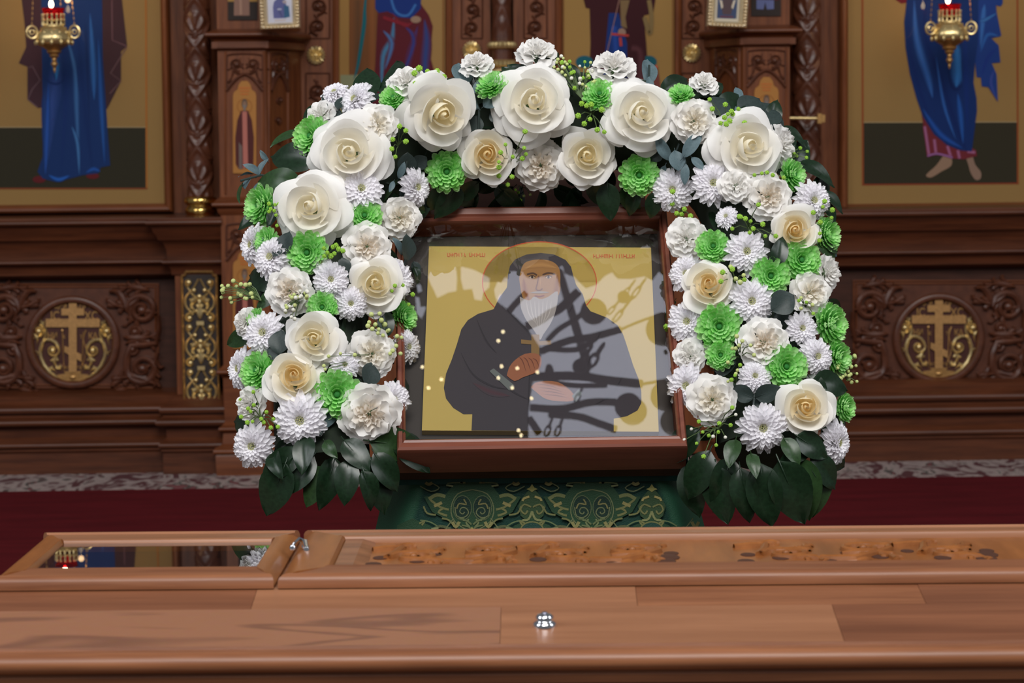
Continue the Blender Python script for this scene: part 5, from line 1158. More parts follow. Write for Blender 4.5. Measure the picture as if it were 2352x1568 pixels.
def green_variant(seed):
    rnd = random.Random(seed); parts = [stem_part(0.04, 0.16)]; j = lambda a: a * rnd.uniform(-1, 1)
    G0, G1, G2 = (104, 190, 88), (164, 234, 130), (212, 248, 186)
    off = 0
    for k in range(15):
        parts.append(part_mesh(ray_petal(MB(), [(.06, .04), (.28, -.02), (.46, .04 + j(.02)), (.5 * (1 + j(.06)), .10 + j(.04))], 2 * PI * k / 15 + j(.1), .085, .55, G0, G2, rnd), 'petal', M['gpetal']))
    mb = MB()
    for n, path, w in ((17, [(.06, .06), (.28, .06), (.44, .12), (.465, .19)], .074), (17, [(.06, .08), (.25, .12), (.4, .2), (.41, .26)], .068), (15, [(.05, .1), (.21, .17), (.34, .27), (.34, .32)], .062), (13, [(.05, .12), (.16, .2), (.27, .31), (.265, .355)], .056), (11, [(.04, .12), (.12, .22), (.2, .33), (.19, .365)], .05), (8, [(.03, .12), (.08, .22), (.13, .31), (.11, .345)], .04)):
        off = rnd.uniform(0, 6)
        for k in range(n): ray_petal(mb, [path[0], path[1], (path[2][0] * (1 + j(.04)), path[2][1] + j(.02)), (path[3][0] * (1 + j(.06)), path[3][1] + j(.025))], off + 2 * PI * k / n + j(.12), w, .6, G0, mixc(G1, G2, rnd.random()), rnd)
    parts.append(part_mesh(mb, 'inner_petals', M['gpetal']))
    mb = MB(); mb.sphere((0, 0, .24), .06, 10, 6, (1, 1, .5)); mb.c = [s(64, 140, 70)] * len(mb.v); parts.append(part_mesh(mb, 'flower_center', M['gpetal'])); return parts
PROTO = {
    'R': [rose_variant(1, BUFF, 1.0, .35), rose_variant(2, CREAM, 1.5, .25), rose_variant(3, BUFF, .7, .55), rose_variant(4, (240, 214, 150), .4, .8)],
    'C': [carnation_variant(5, (238, 230, 212)), carnation_variant(6, (234, 222, 204)), carnation_variant(7, (240, 238, 234))],
    'M': [mum_variant(8), mum_variant(9), mum_variant(10)],
    'G': [green_variant(11), green_variant(12)]}
KINDS_ = {'R': ('rose', 'rose', 'roses in the flower arch'), 'C': ('carnation', 'carnation', 'white carnations in the flower arch'), 'M': ('chrysanthemum', 'chrysanthemum', 'white chrysanthemums in the flower arch'), 'G': ('green_chrysanthemum', 'chrysanthemum', 'green chrysanthemums in the flower arch')}

# ------------------------------------------------------------------ the arch itself
PATH = crom([(745, 1105), (738, 1000), (735, 880), (738, 760), (752, 640), (778, 520), (830, 410), (920, 325), (1040, 282), (1160, 265), (1240, 262), (1330, 268), (1440, 290), (1550, 325), (1650, 390), (1712, 490), (1735, 610), (1742, 740), (1748, 880), (1752, 1000), (1745, 1105)], 6)
def yc(py): return 3.385 + 0.255 * max(0.0, (1105 - py)) / 850.0
RT = 0.088
def surf(px, py):
    """point and facing on the flower-covered surface of the arch at a pixel"""
    best = min(PATH, key=lambda p: (p[0] - px) ** 2 + (p[1] - py) ** 2)
    dx, dy = px - best[0], py - best[1]; d = math.hypot(dx, dy); hw = 205 if best[1] > 480 else 172
    t = min(0.97, d / hw); c = math.sqrt(1 - t * t)
    Y = yc(best[1]); p = onY(px, py, Y - (RT + 0.02) * c + 0.012)
    n = Vector((dx / (d + 1e-6) * t, 0, -dy / (d + 1e-6) * t)) * 0.85 + Vector((0, -c, 0.06))
    return p, n.normalized()
arch = thing('flower_arch', 'tall arch of foam packed with dark green leaves that frames the icon case', 'flower arch', onY(1245, 1105, 3.385))
mb = MB(); mb.tube([onY(p[0], p[1], yc(p[1])) for p in PATH[2:-2:3]], [0.062] * len(PATH[2:-2:3]), 14); mb.build('foam_core', mat('wet_foam', s(22, 34, 20), 0.9, var=0.3, vscale=60), arch)
M['leafdark'] = mat('dark_leaf', s(24, 44, 27), 0.3, spec=0.45, var=0.3, vscale=14, trans=0.08)
M['leafmid'] = mat('green_leaf', s(42, 68, 36), 0.34, spec=0.45, var=0.25, vscale=14, trans=0.12)
M['leafgrey'] = mat('eucalyptus_leaf', s(92, 112, 118), 0.5, spec=0.3, var=0.15, vscale=18, trans=0.12)
M['leafslate'] = mat('dark_eucalyptus_leaf', s(48, 60, 58), 0.45, spec=0.35, var=0.2, vscale=18, trans=0.1)
def leaf_mesh(name, m, wid, tip, fold, curl, seed, petiole=True):
    rnd = random.Random(seed); mb = MB(); P = []; n, k = 9, 6
    for i in range(n + 1):
        v = i / n
        wv = wid * 0.5 * (math.sin(PI * v ** tip) ** .75 if 0 < v < 1 else 0.004); row = []
        for j in range(k + 1):
            u = -1 + 2 * j / k
            row.append(Vector((u * wv, v - 0.02 * u * u * wid, fold * abs(u) * wv - curl * (v - .35) ** 2 + 0.015 * math.sin(u * 3 + v * 7 + seed))))
        P.append(row)
    mb.grid(P); mb.tube([Vector((0, -.12, 0.0)), Vector((0, .3, -.014)), Vector((0, .8, -.01 - curl * .2))], [.012, .012, .006], 5)
    return mb.mesh(name, m, ang=180)
LM = {'d': [leaf_mesh('leaf', M['leafdark'], .56, .78, .22, .35, 1), leaf_mesh('leaf', M['leafdark'], .5, .7, .3, .5, 2), leaf_mesh('leaf', M['leafdark'], .62, .74, .15, .2, 3)],
      'g': [leaf_mesh('leaf', M['leafmid'], .56, .76, .25, .4, 4), leaf_mesh('leaf', M['leafmid'], .48, .7, .2, .3, 5)],
      'e': [leaf_mesh('leaf', M['leafgrey'], .8, 1.0, .15, .25, 6), leaf_mesh('leaf', M['leafgrey'], .42, .95, .25, .3, 7)],
      's': [leaf_mesh('leaf', M['leafslate'], .92, 1.0, .12, .2, 8), leaf_mesh('leaf', M['leafslate'], .7, .8, .2, .2, 9)]}
rl = random.Random(21)
def put_leaf(parent, bx, by, tx, ty, kind='d', v=None, lift=0.0, roll=None, out=0.0, Yo=None):
    """a leaf from its base pixel to its tip pixel, lying over the arch surface"""
    pb, nb = surf(bx, by); ptip, nt_ = surf(tx, ty)
    if Yo is not None: pb = onY(bx, by, Yo); ptip = onY(tx, ty, Yo - out); nb = Vector((0, -1, 0.1))
    else:
        pb = onY(bx, by, pb.y + 0.020 - lift); ptip = onY(tx, ty, min(ptip.y, pb.y + 0.03) + 0.012 - lift - out)
    y = (ptip - pb); ln = y.length; y = y / ln
    z = (nb + Vector((rl.uniform(-.3, .3), -.25, rl.uniform(-.1, .35)))); z = (z - y * z.dot(y)).normalized()
    if roll: z = Matrix.Rotation(roll, 3, y) @ z
    x = y.cross(z); me = rl.choice(LM[kind]) if v is None else LM[kind][v]
    o = bpy.data.objects.new('leaf', me); COL.objects.link(o); o.parent = parent
    R3 = Matrix((x, y, z)).transposed(); o.matrix_local = Matrix.Translation(pb - wloc(parent)) @ R3.to_4x4() @ Matrix.Scale(ln, 4)
    return o
# filler leaves that pack the arch under the flowers
for i in range(150):
    p = PATH[2 + int(rl.random() * (len(PATH) - 5))]; a = rl.uniform(0, 2 * PI); hw = (180 if p[1] > 480 else 145) * math.sqrt(rl.random()) * .92
    bx, by = p[0] + hw * math.cos(a), min(1100, p[1] + hw * math.sin(a)); a2 = a + rl.uniform(-.9, .9); l_ = rl.uniform(45, 80)
    put_leaf(arch, bx, by, bx + l_ * math.cos(a2), by + l_ * math.sin(a2), rl.choice('ddddg'), lift=-0.022, roll=rl.uniform(-.5, .5))
BIG = [  # base -> tip, kind, mesh, lift
    (725, 372, 612, 352, 'd', 0, .0), (690, 425, 583, 410, 'g', 2 - 2, .01), (598, 494, 542, 523, 'd', 0, 0), (645, 648, 556, 629, 'd', 1, .0), (640, 665, 585, 712, 'g', 1, 0), (580, 762, 514, 793, 'g', 1, 0), (882, 775, 888, 700, 'd', 0, .012), (905, 892, 945, 866, 'd', 1, 0), (915, 462, 984, 488, 'g', 1, .012),
    (690, 1035, 596, 1098, 'd', 0, .01), (655, 1065, 608, 1188, 'd', 2, .015), (720, 1045, 640, 1140, 'd', 0, .004), (770, 1050, 738, 1172, 'd', 1, .0), (800, 1055, 792, 1160, 'd', 0, .015), (850, 1050, 890, 1182, 'd', 2, .0), (860, 1040, 918, 1130, 'd', 0, .012), (905, 1000, 992, 1084, 'd', 2, .024), (850, 1012, 978, 1030, 'g', 0, .012), (745, 1012, 772, 1050, 'g', 0, .022), (835, 1080, 862, 1175, 'd', 1, .02), (705, 1000, 690, 1085, 'd', 0, .012), (625, 1035, 640, 1095, 'd', 1, .02), (750, 1070, 700, 1165, 'g', 0, -.01), (790, 1010, 850, 1080, 'd', 2, .016),
    (1605, 985, 1522, 1066, 'd', 2, .02), (1630, 1035, 1578, 1150, 'd', 0, .014), (1690, 1008, 1672, 1070, 'g', 0, .02), (1725, 1040, 1738, 1096, 'g', 1, .022), (1645, 1070, 1668, 1208, 'd', 2, .0), (1745, 1065, 1772, 1215, 'd', 0, .014), (1790, 1060, 1852, 1208, 'd', 2, .02), (1830, 1050, 1866, 1200, 'g', 0, .01), (1865, 1045, 1928, 1125, 'd', 0, .016), (1830, 1000, 1905, 1052, 'd', 2, .024), (1700, 1075, 1722, 1205, 'd', 1, .005), (1800, 1005, 1838, 1068, 'g', 0, .022), (1585, 1060, 1600, 1190, 'd', 0, -.005), (1560, 1010, 1570, 1090, 'd', 1, .0), (1890, 985, 1935, 1060, 'd', 1, .0), (1680, 1050, 1640, 1180, 'd', 1, .0), (1880, 1060, 1880, 1190, 'g', 0, .0),
    (1055, 425, 1000, 505, 'd', 2, .03), (1100, 420, 1030, 465, 'd', 0, .035), (1140, 425, 1205, 492, 'd', 1, .03), (1345, 425, 1446, 472, 'd', 0, .035), (1395, 420, 1402, 510, 'd', 2, .04), (1300, 435, 1335, 490, 'd', 0, .03), (1465, 435, 1440, 500, 'd', 1, .03), (1250, 435, 1228, 500, 'd', 0, .03), (1015, 425, 985, 490, 'd', 0, .03), (1180, 430, 1120, 485, 'd', 2, .03), (1510, 440, 1490, 505, 'd', 0, .03), (1330, 430, 1290, 495, 'd', 1, .02), (1085, 430, 1075, 500, 'd', 1, .02), (1430, 430, 1470, 500, 'g', 1, .02), (1270, 430, 1350, 470, 'd', 2, .025), (1200, 430, 1180, 500, 'd', 0, .02), (975, 440, 950, 520, 'd', 0, .0), (1040, 420, 1090, 480, 'd', 0, .02),
    (1832, 372, 1924, 420, 'd', 0, .0), (1785, 292, 1858, 326, 'd', 1, .0), (1808, 300, 1828, 338, 'd', 2, .02), (1888, 440, 1943, 486, 'd', 0, .0), (1890, 465, 1928, 528, 'd', 1, 0), (1875, 555, 1925, 592, 'g', 1, .02), (1868, 872, 1952, 896, 'd', 2, .02), (1855, 860, 1902, 925, 'd', 0, .016), (1895, 925, 1946, 975, 'd', 1, .0), (1890, 700, 1945, 720, 'd', 1, .0), (1860, 1000, 1800, 1070, 'd', 1, .01),
    (1235, 160, 1285, 118, 'd', 2, .01), (1195, 195, 1152, 150, 'd', 2, .01), (1520, 215, 1590, 172, 'd', 1, .0), (1500, 220, 1462, 178, 'd', 2, .0), (1430, 205, 1400, 165, 'd', 0, -.005), (1575, 215, 1655, 196, 'd', 1, .0), (1650, 260, 1720, 215, 'd', 0, .0), (1765, 290, 1790, 225, 'd', 0, .0), (745, 235, 690, 280, 'd', 0, .0), (690, 300, 618, 330, 'g', 1, -.01), (990, 195, 1010, 155, 'd', 1, -.01),
    (1545, 665, 1522, 612, 'd', 0, .0), (1550, 690, 1524, 735, 'd', 1, .01), (950, 610, 965, 655, 'd', 1, 0), (1560, 760, 1535, 805, 'd', 0, 0), (645, 470, 610, 520, 'd', 0, .01), (1780, 610, 1802, 540, 'd', 0, .03)]
for b in BIG: put_leaf(arch, b[0], b[1], b[2], b[3], b[4], min(b[5], len(LM[b[4]]) - 1), b[6])

# ------------------------------------------------------------------ the flowers, one by one: kind, px, py, diameter px, variant, label, optional facing
LL, RL = 'left-leg', 'right-leg'
FL = [
 ('R', 1012, 258, 172, 0, 'big open white rose with a spiral heart, next to the top rose', (.25, -.25)),
 ('R', 1226, 236, 178, 1, 'topmost big white rose with wide pointed outer petals, at the crown of the arch', (0, .1)),
 ('R', 1470, 262, 165, 1, 'big wavy white rose on the crown beside the leaning gypsophila', (.15, .1)),
 ('R', 1716, 338, 172, 1, 'big ruffled white rose on the arch shoulder by the brass rod', (.2, .1)),
 ('R', 803, 352, 178, 1, 'big loose white rose on the arch shoulder near the monk icon', (-.05, .05)),
 ('R', 716, 478, 172, 1, 'big loose white rose below the shoulder of the left-leg side, over a green pompon', (-.2, .1)),
 ('R', 1120, 356, 128, 3, 'cream-hearted rose under the crown, dotted with lime buds', (0, 0)),
 ('R', 1348, 358, 132, 2, 'cream-hearted rose under the crown, with a pointed lower petal', (0, 0)),
 ('R', 862, 652, 132, 2, 'creamy white rose on the inner edge of the left-leg middle', (.05, .1)),
 ('R', 1826, 528, 118, 3, 'yellow-cream rose with a dark leaf over it, below a beige-hearted carnation', (-.1, 0)),
 ('R', 1628, 657, 128, 3, 'pale yellow rose on the inner edge of the right-leg middle', (-.1, .35)),
 ('R', 722, 780, 136, 0, 'flat open white rose with a ruffled heart in the left-leg middle', (0, .15)),
 ('R', 676, 868, 138, 3, 'pointed cream rose low on the left-leg, over the biggest white chrysanthemum', (0, .35)),
 ('R', 1850, 936, 134, 3, 'pointed cream rose low on the right-leg, by large dark leaves', (-.05, .1)),
 ('C', 866, 288, 106, 0, 'full white carnation between the spiral-hearted rose and a loose rose', (-.1, .1)),
 ('C', 738, 264, 82, 2, 'white carnation behind the highest outer green pompon near the monk icon', (-.4, .3)),
 ('C', 935, 188, 98, 2, 'white carnation under a spray of lime buds at the crown', (-.2, .7)),
 ('C', 1095, 146, 84, 2, 'small white carnation seen from the side, before the door rosette', (-.1, 1.1)),
 ('C', 1234, 122, 104, 2, 'highest white carnation, seen from the side above the top rose', (.1, 1.0)),
 ('C', 1410, 152, 112, 2, 'white carnation seen from the side, under the maroon figure', (.05, 1.1)),
 ('C', 1594, 278, 112, 0, 'white carnation between the wavy rose and the ruffled rose', (0, 0)),
 ('C', 1242, 380, 124, 1, 'pinkish beige-hearted carnation hanging between two cream roses', (0, -.1)),
 ('C', 1618, 190, 72, 2, 'small white carnation facing up on the crown towards the brass rod', (.2, 1.0)),
 ('C', 1793, 332, 102, 2, 'white carnation in profile on the outer shoulder below the brass rod', (1.2, 0)),
 ('C', 918, 500, 104, 0, 'white carnation on the inner edge of the left-leg top', (.15, 0)),
 ('C', 843, 566, 116, 1, 'beige-hearted white carnation below a green pompon, on the left-leg', (.05, .05)),
 ('C', 665, 668, 114, 1, 'white carnation with pale buds over its heart, left-leg middle', (-.15, .05)),
 ('C', 855, 812, 120, 0, 'white carnation beside the hanging pale buds, inner left-leg', (.1, .1)),
 ('C', 848, 950, 148, 1, 'largest carnation, beige-hearted, low on the inner left-leg', (0, -.15)),
 ('C', 1576, 547, 106, 2, 'white carnation at the inner corner of the right-leg top', (-.2, .1)),
 ('C', 1765, 452, 114, 1, 'beige-hearted carnation above the yellow-cream rose', (0, .1)),
 ('C', 1862, 672, 106, 0, 'white carnation below two green pompons, outer right-leg', (.2, .1)),
 ('C', 1755, 786, 124, 1, 'beige-hearted carnation beside a vivid green pompon, right-leg middle', (0, .2)),
 ('C', 1636, 918, 122, 0, 'white carnation low on the inner right-leg, over lime buds', (-.1, .05)),
 ('C', 1584, 816, 88, 2, 'small round white carnation on the inner edge, right-leg lower half', (-.35, .2)),
 ('C', 1901, 626, 92, 2, 'white carnation in profile on the outer right-leg, below a green edge pompon', (1.1, .1)),
 ('C', 574, 928, 92, 2, 'white carnation dotted with green buds on the outer left-leg bottom', (-.8, .1)),
 ('C', 562, 738, 72, 2, 'white carnation half hidden on the outer left-leg behind a green pompon', (-.9, .2)),
 ('C', 1690, 425, 84, 2, 'shaded carnation behind two white chrysanthemums, right-leg shoulder', (.1, .1)),
 ('M', 816, 228, 92, 0, 'white chrysanthemum in profile on the crown towards the green staff icon', (-.9, .5)),
 ('M', 768, 212, 66, 1, 'small white chrysanthemum peeking behind leaves, highest towards the monk icon', (-.4, 1.0)),
 ('M', 830, 434, 104, 0, 'white chrysanthemum between two loose roses and a green pompon', (.1, .25)),
 ('M', 956, 430, 92, 1, 'white chrysanthemum turned inward at the inner arch corner', (.9, 0)),
 ('M', 622, 590, 96, 0, 'white chrysanthemum under a dark heart-shaped leaf, outer left-leg', (-.5, .2)),
 ('M', 580, 562, 96, 1, 'white chrysanthemum in profile on the outer left-leg, backing a green pompon', (-1.2, .1)),
 ('M', 760, 642, 84, 2, 'small white chrysanthemum between two cream flowers, left-leg middle', (0, .1)),
 ('M', 806, 697, 78, 0, 'small white chrysanthemum below the creamy rose, beside a green pompon', (0, 0)),
 ('M', 605, 764, 102, 1, 'white chrysanthemum beside the flat open rose, outer left-leg', (-.35, .2)),
 ('M', 551, 846, 98, 2, 'white chrysanthemum seen edge-on, outermost on the left-leg', (-1.3, .1)),
 ('M', 689, 965, 124, 0, 'biggest white chrysanthemum, greenish eye, low in the left-leg', (-.05, -.05)),
 ('M', 580, 1024, 104, 2, 'lowest white chrysanthemum on the left-leg, above the dark leaves', (-.35, -.1)),
 ('M', 903, 918, 90, 1, 'white chrysanthemum behind the largest carnation, inner left-leg', (.4, .05)),
 ('M', 912, 642, 96, 2, 'white chrysanthemum behind the creamy rose, next to the icon case', (.7, .05)),
 ('M', 936, 796, 82, 0, 'white chrysanthemum on the inner left-leg edge, overlapping the icon glass', (.8, .05)),
 ('M', 792, 838, 68, 1, 'tiny white chrysanthemum above a large green pompon, left-leg', (.1, .3)),
 ('M', 736, 602, 52, 2, 'tiny open chrysanthemum on a green pompon, left-leg top', (.1, .1)),
 ('M', 1545, 436, 100, 0, 'white chrysanthemum beside the hanging green pompon, inner corner', (-.2, .0)),
 ('M', 1638, 421, 104, 1, 'white chrysanthemum on the inner shoulder under the ruffled rose', (.05, .1)),
 ('M', 1668, 497, 56, 2, 'tiny daisy-like chrysanthemum with few petals, right-leg top', (-.5, .5)),
 ('M', 1868, 460, 92, 0, 'white chrysanthemum with lime buds, outer shoulder by glossy leaves', (.35, .1)),
 ('M', 1715, 578, 102, 1, 'white chrysanthemum beside a small green pompon, upper right-leg', (0, .1)),
 ('M', 1577, 628, 88, 2, 'white chrysanthemum beside the pale yellow rose, inner edge', (-.4, .1)),
 ('M', 1726, 692, 106, 0, 'white chrysanthemum between the pale yellow rose and a dark round leaf', (.05, .1)),
 ('M', 1579, 738, 98, 2, 'white chrysanthemum touching a vivid green pompon, inner right-leg edge', (-.35, .05)),
 ('M', 1842, 754, 80, 1, 'small white chrysanthemum under a dark round leaf, right-leg middle', (.2, .15)),
 ('M', 1876, 818, 88, 0, 'white chrysanthemum beside the outer green pompons, above dark leaves', (.4, .1)),
 ('M', 1734, 864, 78, 2, 'shaded white chrysanthemum above a wide grey leaf, low right-leg', (.05, .3)),
 ('M', 1578, 886, 104, 1, 'white chrysanthemum beside the lowest inner carnation, next to the icon glass', (-.4, .0)),
 ('M', 1752, 982, 116, 0, 'large greenish-eyed white chrysanthemum low in the right-leg, over leaves', (0, -.15)),
 ('M', 1922, 1016, 108, 2, 'lowest white chrysanthemum on the right-leg, seen edge-on', (1.1, -.1)),
 ('G', 714, 313, 96, 0, 'green pompon chrysanthemum on the outer shoulder beside the monk icon', (-.55, .2)),
 ('G', 903, 224, 66, 1, 'small green pompon at the crown beside the spiral-hearted rose', (-.2, .5)),
 ('G', 1128, 194, 78, 0, 'green pompon in profile between the two highest big roses', (-.6, .9)),
 ('G', 1377, 217, 80, 1, 'green pompon at the crown beside the wavy rose', (-.1, .4)),
 ('G', 1563, 216, 62, 0, 'small green pompon under curled dark leaves on the crown', (-.2, .9)),
 ('G', 1026, 394, 96, 0, 'green pompon hanging under the crown towards the left-leg', (0, -.1)),
 ('G', 1468, 402, 96, 1, 'green pompon hanging under the crown towards the right-leg', (-.05, -.1)),
 ('G', 597, 472, 98, 0, 'green pompon edge-on under a broad leaf, outer left-leg shoulder', (-1.0, .1)),
 ('G', 837, 496, 86, 1, 'round green pompon above the beige-hearted carnation, left-leg top', (.05, .25)),
 ('G', 706, 580, 100, 0, 'big green pompon under the loose white rose, left-leg', (-.15, .0)),
 ('G', 610, 553, 70, 1, 'green pompon backed by a white edge-on chrysanthemum, outer left-leg', (-.9, .4)),
 ('G', 740, 706, 74, 0, 'small green pompon amid pale buds in the left-leg middle', (-.05, .1)),
 ('G', 929, 728, 76, 1, 'green pompon edge-on, innermost on the left-leg by the icon glass', (1.0, .1)),
 ('G', 588, 733, 54, 0, 'small green pompon on the outer left-leg above a grey leaf', (-.8, .2)),
 ('G', 590, 851, 92, 1, 'green pompon tilted outward beside the pointed cream rose', (-.6, .3)),
 ('G', 774, 906, 116, 0, 'largest green pompon, low in the left-leg above the large carnation', (.05, .05)),
 ('G', 1638, 566, 82, 1, 'small green pompon beside the inner corner carnation', (-.1, .2)),
 ('G', 1840, 597, 98, 0, 'green pompon directly under the yellow-cream rose', (.1, .1)),
 ('G', 1770, 634, 92, 1, 'green pompon between two chrysanthemums in the upper right-leg', (0, .05)),
 ('G', 1822, 402, 78, 0, 'green pompon edge-on at the outer shoulder below the profile carnation', (.9, .2)),
 ('G', 1900, 540, 88, 1, 'green pompon on the outermost right-leg edge behind thin leaves', (1.0, .1)),
 ('G', 1652, 750, 108, 0, 'vivid big green pompon at the right-leg middle', (-.1, .05)),
 ('G', 1910, 745, 104, 1, 'tall edge-on green pompon on the outer right-leg middle', (1.0, .05)),
 ('G', 1655, 816, 70, 0, 'small green pompon with a lime bud, under the vivid big one', (-.1, .1)),
 ('G', 1805, 842, 104, 1, 'big green pompon above the pointed cream rose, lower right-leg', (.1, .1)),
 ('G', 1926, 822, 84, 0, 'green pompon behind pale buds, outer right-leg lower half', (1.0, .0)),
 ('G', 1942, 936, 70, 1, 'lowest green pompon, edge-on at the outer right-leg', (1.1, .0)),
]
rf = random.Random(77)
def put_flower(kind, px, py, d, var, label, face):
    p, n = surf(px, py)
    f = Vector((face[0], 0, face[1])); n = (Vector((0, -1, 0.10)) + f * 1.05).normalized()
    D = d * (p.y) / F * {'R': 1.0, 'C': 1.0, 'M': 1.06, 'G': 1.04}[kind]
    bump = {'R': 0.016, 'C': 0.006, 'M': 0.004, 'G': 0.0}[kind] + rf.uniform(-.004, .004)
    p = onY(px, py, p.y - bump); D = d * p.y / F * {'R': 1.0, 'C': 1.0, 'M': 1.06, 'G': 1.04}[kind]
    base = p - n * 0.16 * D
    nm, cat, grp = KINDS_[kind]
    t = thing(nm, label, cat, base, grp)
    qt = n.to_track_quat('Z', 'Y').to_matrix() @ Matrix.Rotation(rf.uniform(0, 2 * PI), 3, 'Z')
    t.matrix_world = Matrix.Translation(base) @ qt.to_4x4() @ Matrix.Diagonal((D, D, D * (1.0 if kind != 'R' else .95), 1))
    for (pn, me) in PROTO[kind][var]:
        o = bpy.data.objects.new(pn, me); o.parent = t; COL.objects.link(o)
    return t
for f in FL: put_flower(*f[:6], f[6] if len(f) > 6 else (0, 0))

# ------------------------------------------------------------------ eucalyptus sprigs
def sprig(label, leaves, stem):
    t = thing('eucalyptus_sprig', label, 'leaf sprig', surf(*stem[0])[0], 'eucalyptus sprigs in the flower arch')
    mb = MB(); mb.tube([onY(x, y, surf(x, y)[0].y + 0.012) for x, y in stem], [.0016] * len(stem), 6); mb.build('stem', M['leafslate'], t)
    for l in leaves: put_leaf(t, l[0], l[1], l[2], l[3], l[4], l[5], l[6] if len(l) > 6 else .012, roll=rl.uniform(-.3, .3))
sprig('blue-grey eucalyptus sprig between the spiral-hearted rose and the top rose', [(1068, 195, 1054, 140, 'e', 0), (1078, 215, 1048, 235, 'e', 0), (1085, 215, 1112, 178, 'e', 1), (1100, 250, 1062, 228, 'e', 1), (1110, 245, 1148, 215, 'e', 0), (1098, 265, 1085, 305, 's', 0, .0), (1128, 255, 1150, 280, 's', 0, .0), (1118, 210, 1096, 185, 'e', 0)], [(1100, 300), (1100, 250), (1080, 200)])
sprig('blue-grey eucalyptus sprig beside the hanging green pompon, under the wavy rose', [(1540, 370, 1506, 312, 'e', 1, .02), (1500, 340, 1530, 285, 'e', 1, .01), (1568, 362, 1612, 300, 'e', 1, .025), (1550, 345, 1560, 392, 'e', 0, .02), (1588, 360, 1618, 390, 'e', 1, .02), (1528, 380, 1508, 430, 'e', 1, .0), (1575, 375, 1572, 425, 'e', 1, .02), (1520, 345, 1495, 370, 's', 0, 0)], [(1540, 400), (1548, 360), (1560, 330)])
sprig('upright grey eucalyptus tip behind the wavy rose at the crown', [(1488, 195, 1492, 128, 'e', 1, .0), (1490, 215, 1494, 172, 'e', 1, .01)], [(1490, 225), (1490, 190), (1491, 150)])
sprig('thin eucalyptus sprig sticking out toward the monk icon', [(600, 400, 560, 375, 'e', 1, 0), (580, 398, 545, 402, 'e', 1, 0), (575, 405, 560, 432, 'e', 0, 0), (590, 405, 612, 362, 'e', 1, 0), (556, 420, 545, 465, 'g', 1, 0), (598, 415, 600, 440, 'e', 0, 0), (616, 372, 596, 345, 'e', 1, 0)], [(650, 410), (600, 402), (552, 415)])
sprig('eucalyptus sprig of big grey-green leaves on the shoulder by the right arched icon', [(1700, 262, 1748, 222, 's', 1, 0), (1735, 290, 1772, 232, 's', 0, 0), (1745, 300, 1800, 262, 's', 1, 0), (1712, 285, 1690, 240, 'e', 1, .01), (1755, 310, 1815, 300, 's', 0, 0), (1722, 302, 1712, 262, 'e', 0, .01), (1702, 235, 1690, 196, 'e', 1, 0), (1640, 262, 1665, 222, 's', 0, .01)], [(1700, 330), (1730, 290), (1760, 255)])
sprig('dark heart-shaped eucalyptus leaves over the outer left-leg chrysanthemum', [(648, 585, 662, 530, 's', 0, .03), (645, 570, 628, 588, 's', 0, .03)], [(660, 600), (650, 580), (655, 560)])
sprig('big round dark eucalyptus leaf against the icon case, below the inner carnation', [(935, 600, 938, 536, 's', 0, .03), (925, 585, 906, 545, 'e', 1, .02), (950, 600, 960, 640, 's', 1, .0)], [(925, 620), (930, 600), (938, 570)])
sprig('round dark eucalyptus leaf in the right-leg middle beside a white chrysanthemum', [(1772, 712, 1826, 676, 's', 0, .035), (1780, 715, 1810, 745, 's', 0, .0)], [(1765, 730), (1775, 712), (1800, 695)])
sprig('dark round eucalyptus leaves between the inner carnation and the green pompon', [(845, 888, 856, 830, 's', 0, .03), (830, 885, 812, 868, 's', 1, .01), (860, 895, 880, 900, 's', 1, .0)], [(840, 905), (846, 885), (852, 860)])
sprig('slate eucalyptus leaves between the outer chrysanthemum and the flat rose', [(640, 812, 645, 755, 's', 0, .02), (650, 815, 612, 800, 's', 0, .015), (640, 822, 655, 850, 's', 1, .0), (615, 820, 600, 845, 's', 1, .0)], [(650, 840), (642, 815), (640, 790)])
sprig('curled grey eucalyptus leaf behind the biggest white chrysanthemum', [(742, 985, 748, 908, 'e', 0, .0), (735, 900, 715, 880, 's', 1, 0)], [(735, 1000), (742, 985), (745, 950)])
sprig('wide grey eucalyptus leaf pair above the lowest large chrysanthemum, right-leg', [(1730, 915, 1678, 888, 's', 1, .015), (1735, 912, 1795, 890, 's', 1, .015), (1730, 910, 1760, 930, 's', 0, .0), (1640, 850, 1690, 832, 's', 1, .0)], [(1730, 940), (1732, 915), (1735, 890)])
sprig('grey eucalyptus sprig below the loose shoulder rose, beside the inward chrysanthemum', [(930, 400, 938, 350, 's', 0, .0), (915, 410, 930, 372, 'e', 1, .01), (905, 415, 895, 440, 'e', 1, .01), (950, 385, 980, 360, 's', 0, .0), (925, 430, 945, 470, 's', 1, .0)], [(930, 450), (925, 415), (935, 370)])
sprig('dark green eucalyptus leaves around the profile chrysanthemum by the green staff icon', [(770, 245, 740, 215, 's', 1, .01), (775, 250, 800, 215, 's', 1, .02), (785, 262, 830, 270, 's', 0, .0), (850, 235, 882, 212, 's', 1, 0), (780, 280, 755, 262, 's', 0, 0)], [(800, 290), (780, 255), (770, 225)])
sprig('small grey eucalyptus leaves between the beige-hearted carnation and the creamy rose', [(792, 628, 786, 590, 's', 0, .015), (800, 625, 812, 600, 'e', 0, .01)], [(800, 640), (795, 622), (790, 600)])
sprig('thin grey leaf tips poking past the outer right-leg green pompon', [(1900, 570, 1925, 590, 'e', 1, .01), (1895, 560, 1930, 578, 'g', 1, .02)], [(1870, 545), (1890, 555), (1915, 578)])

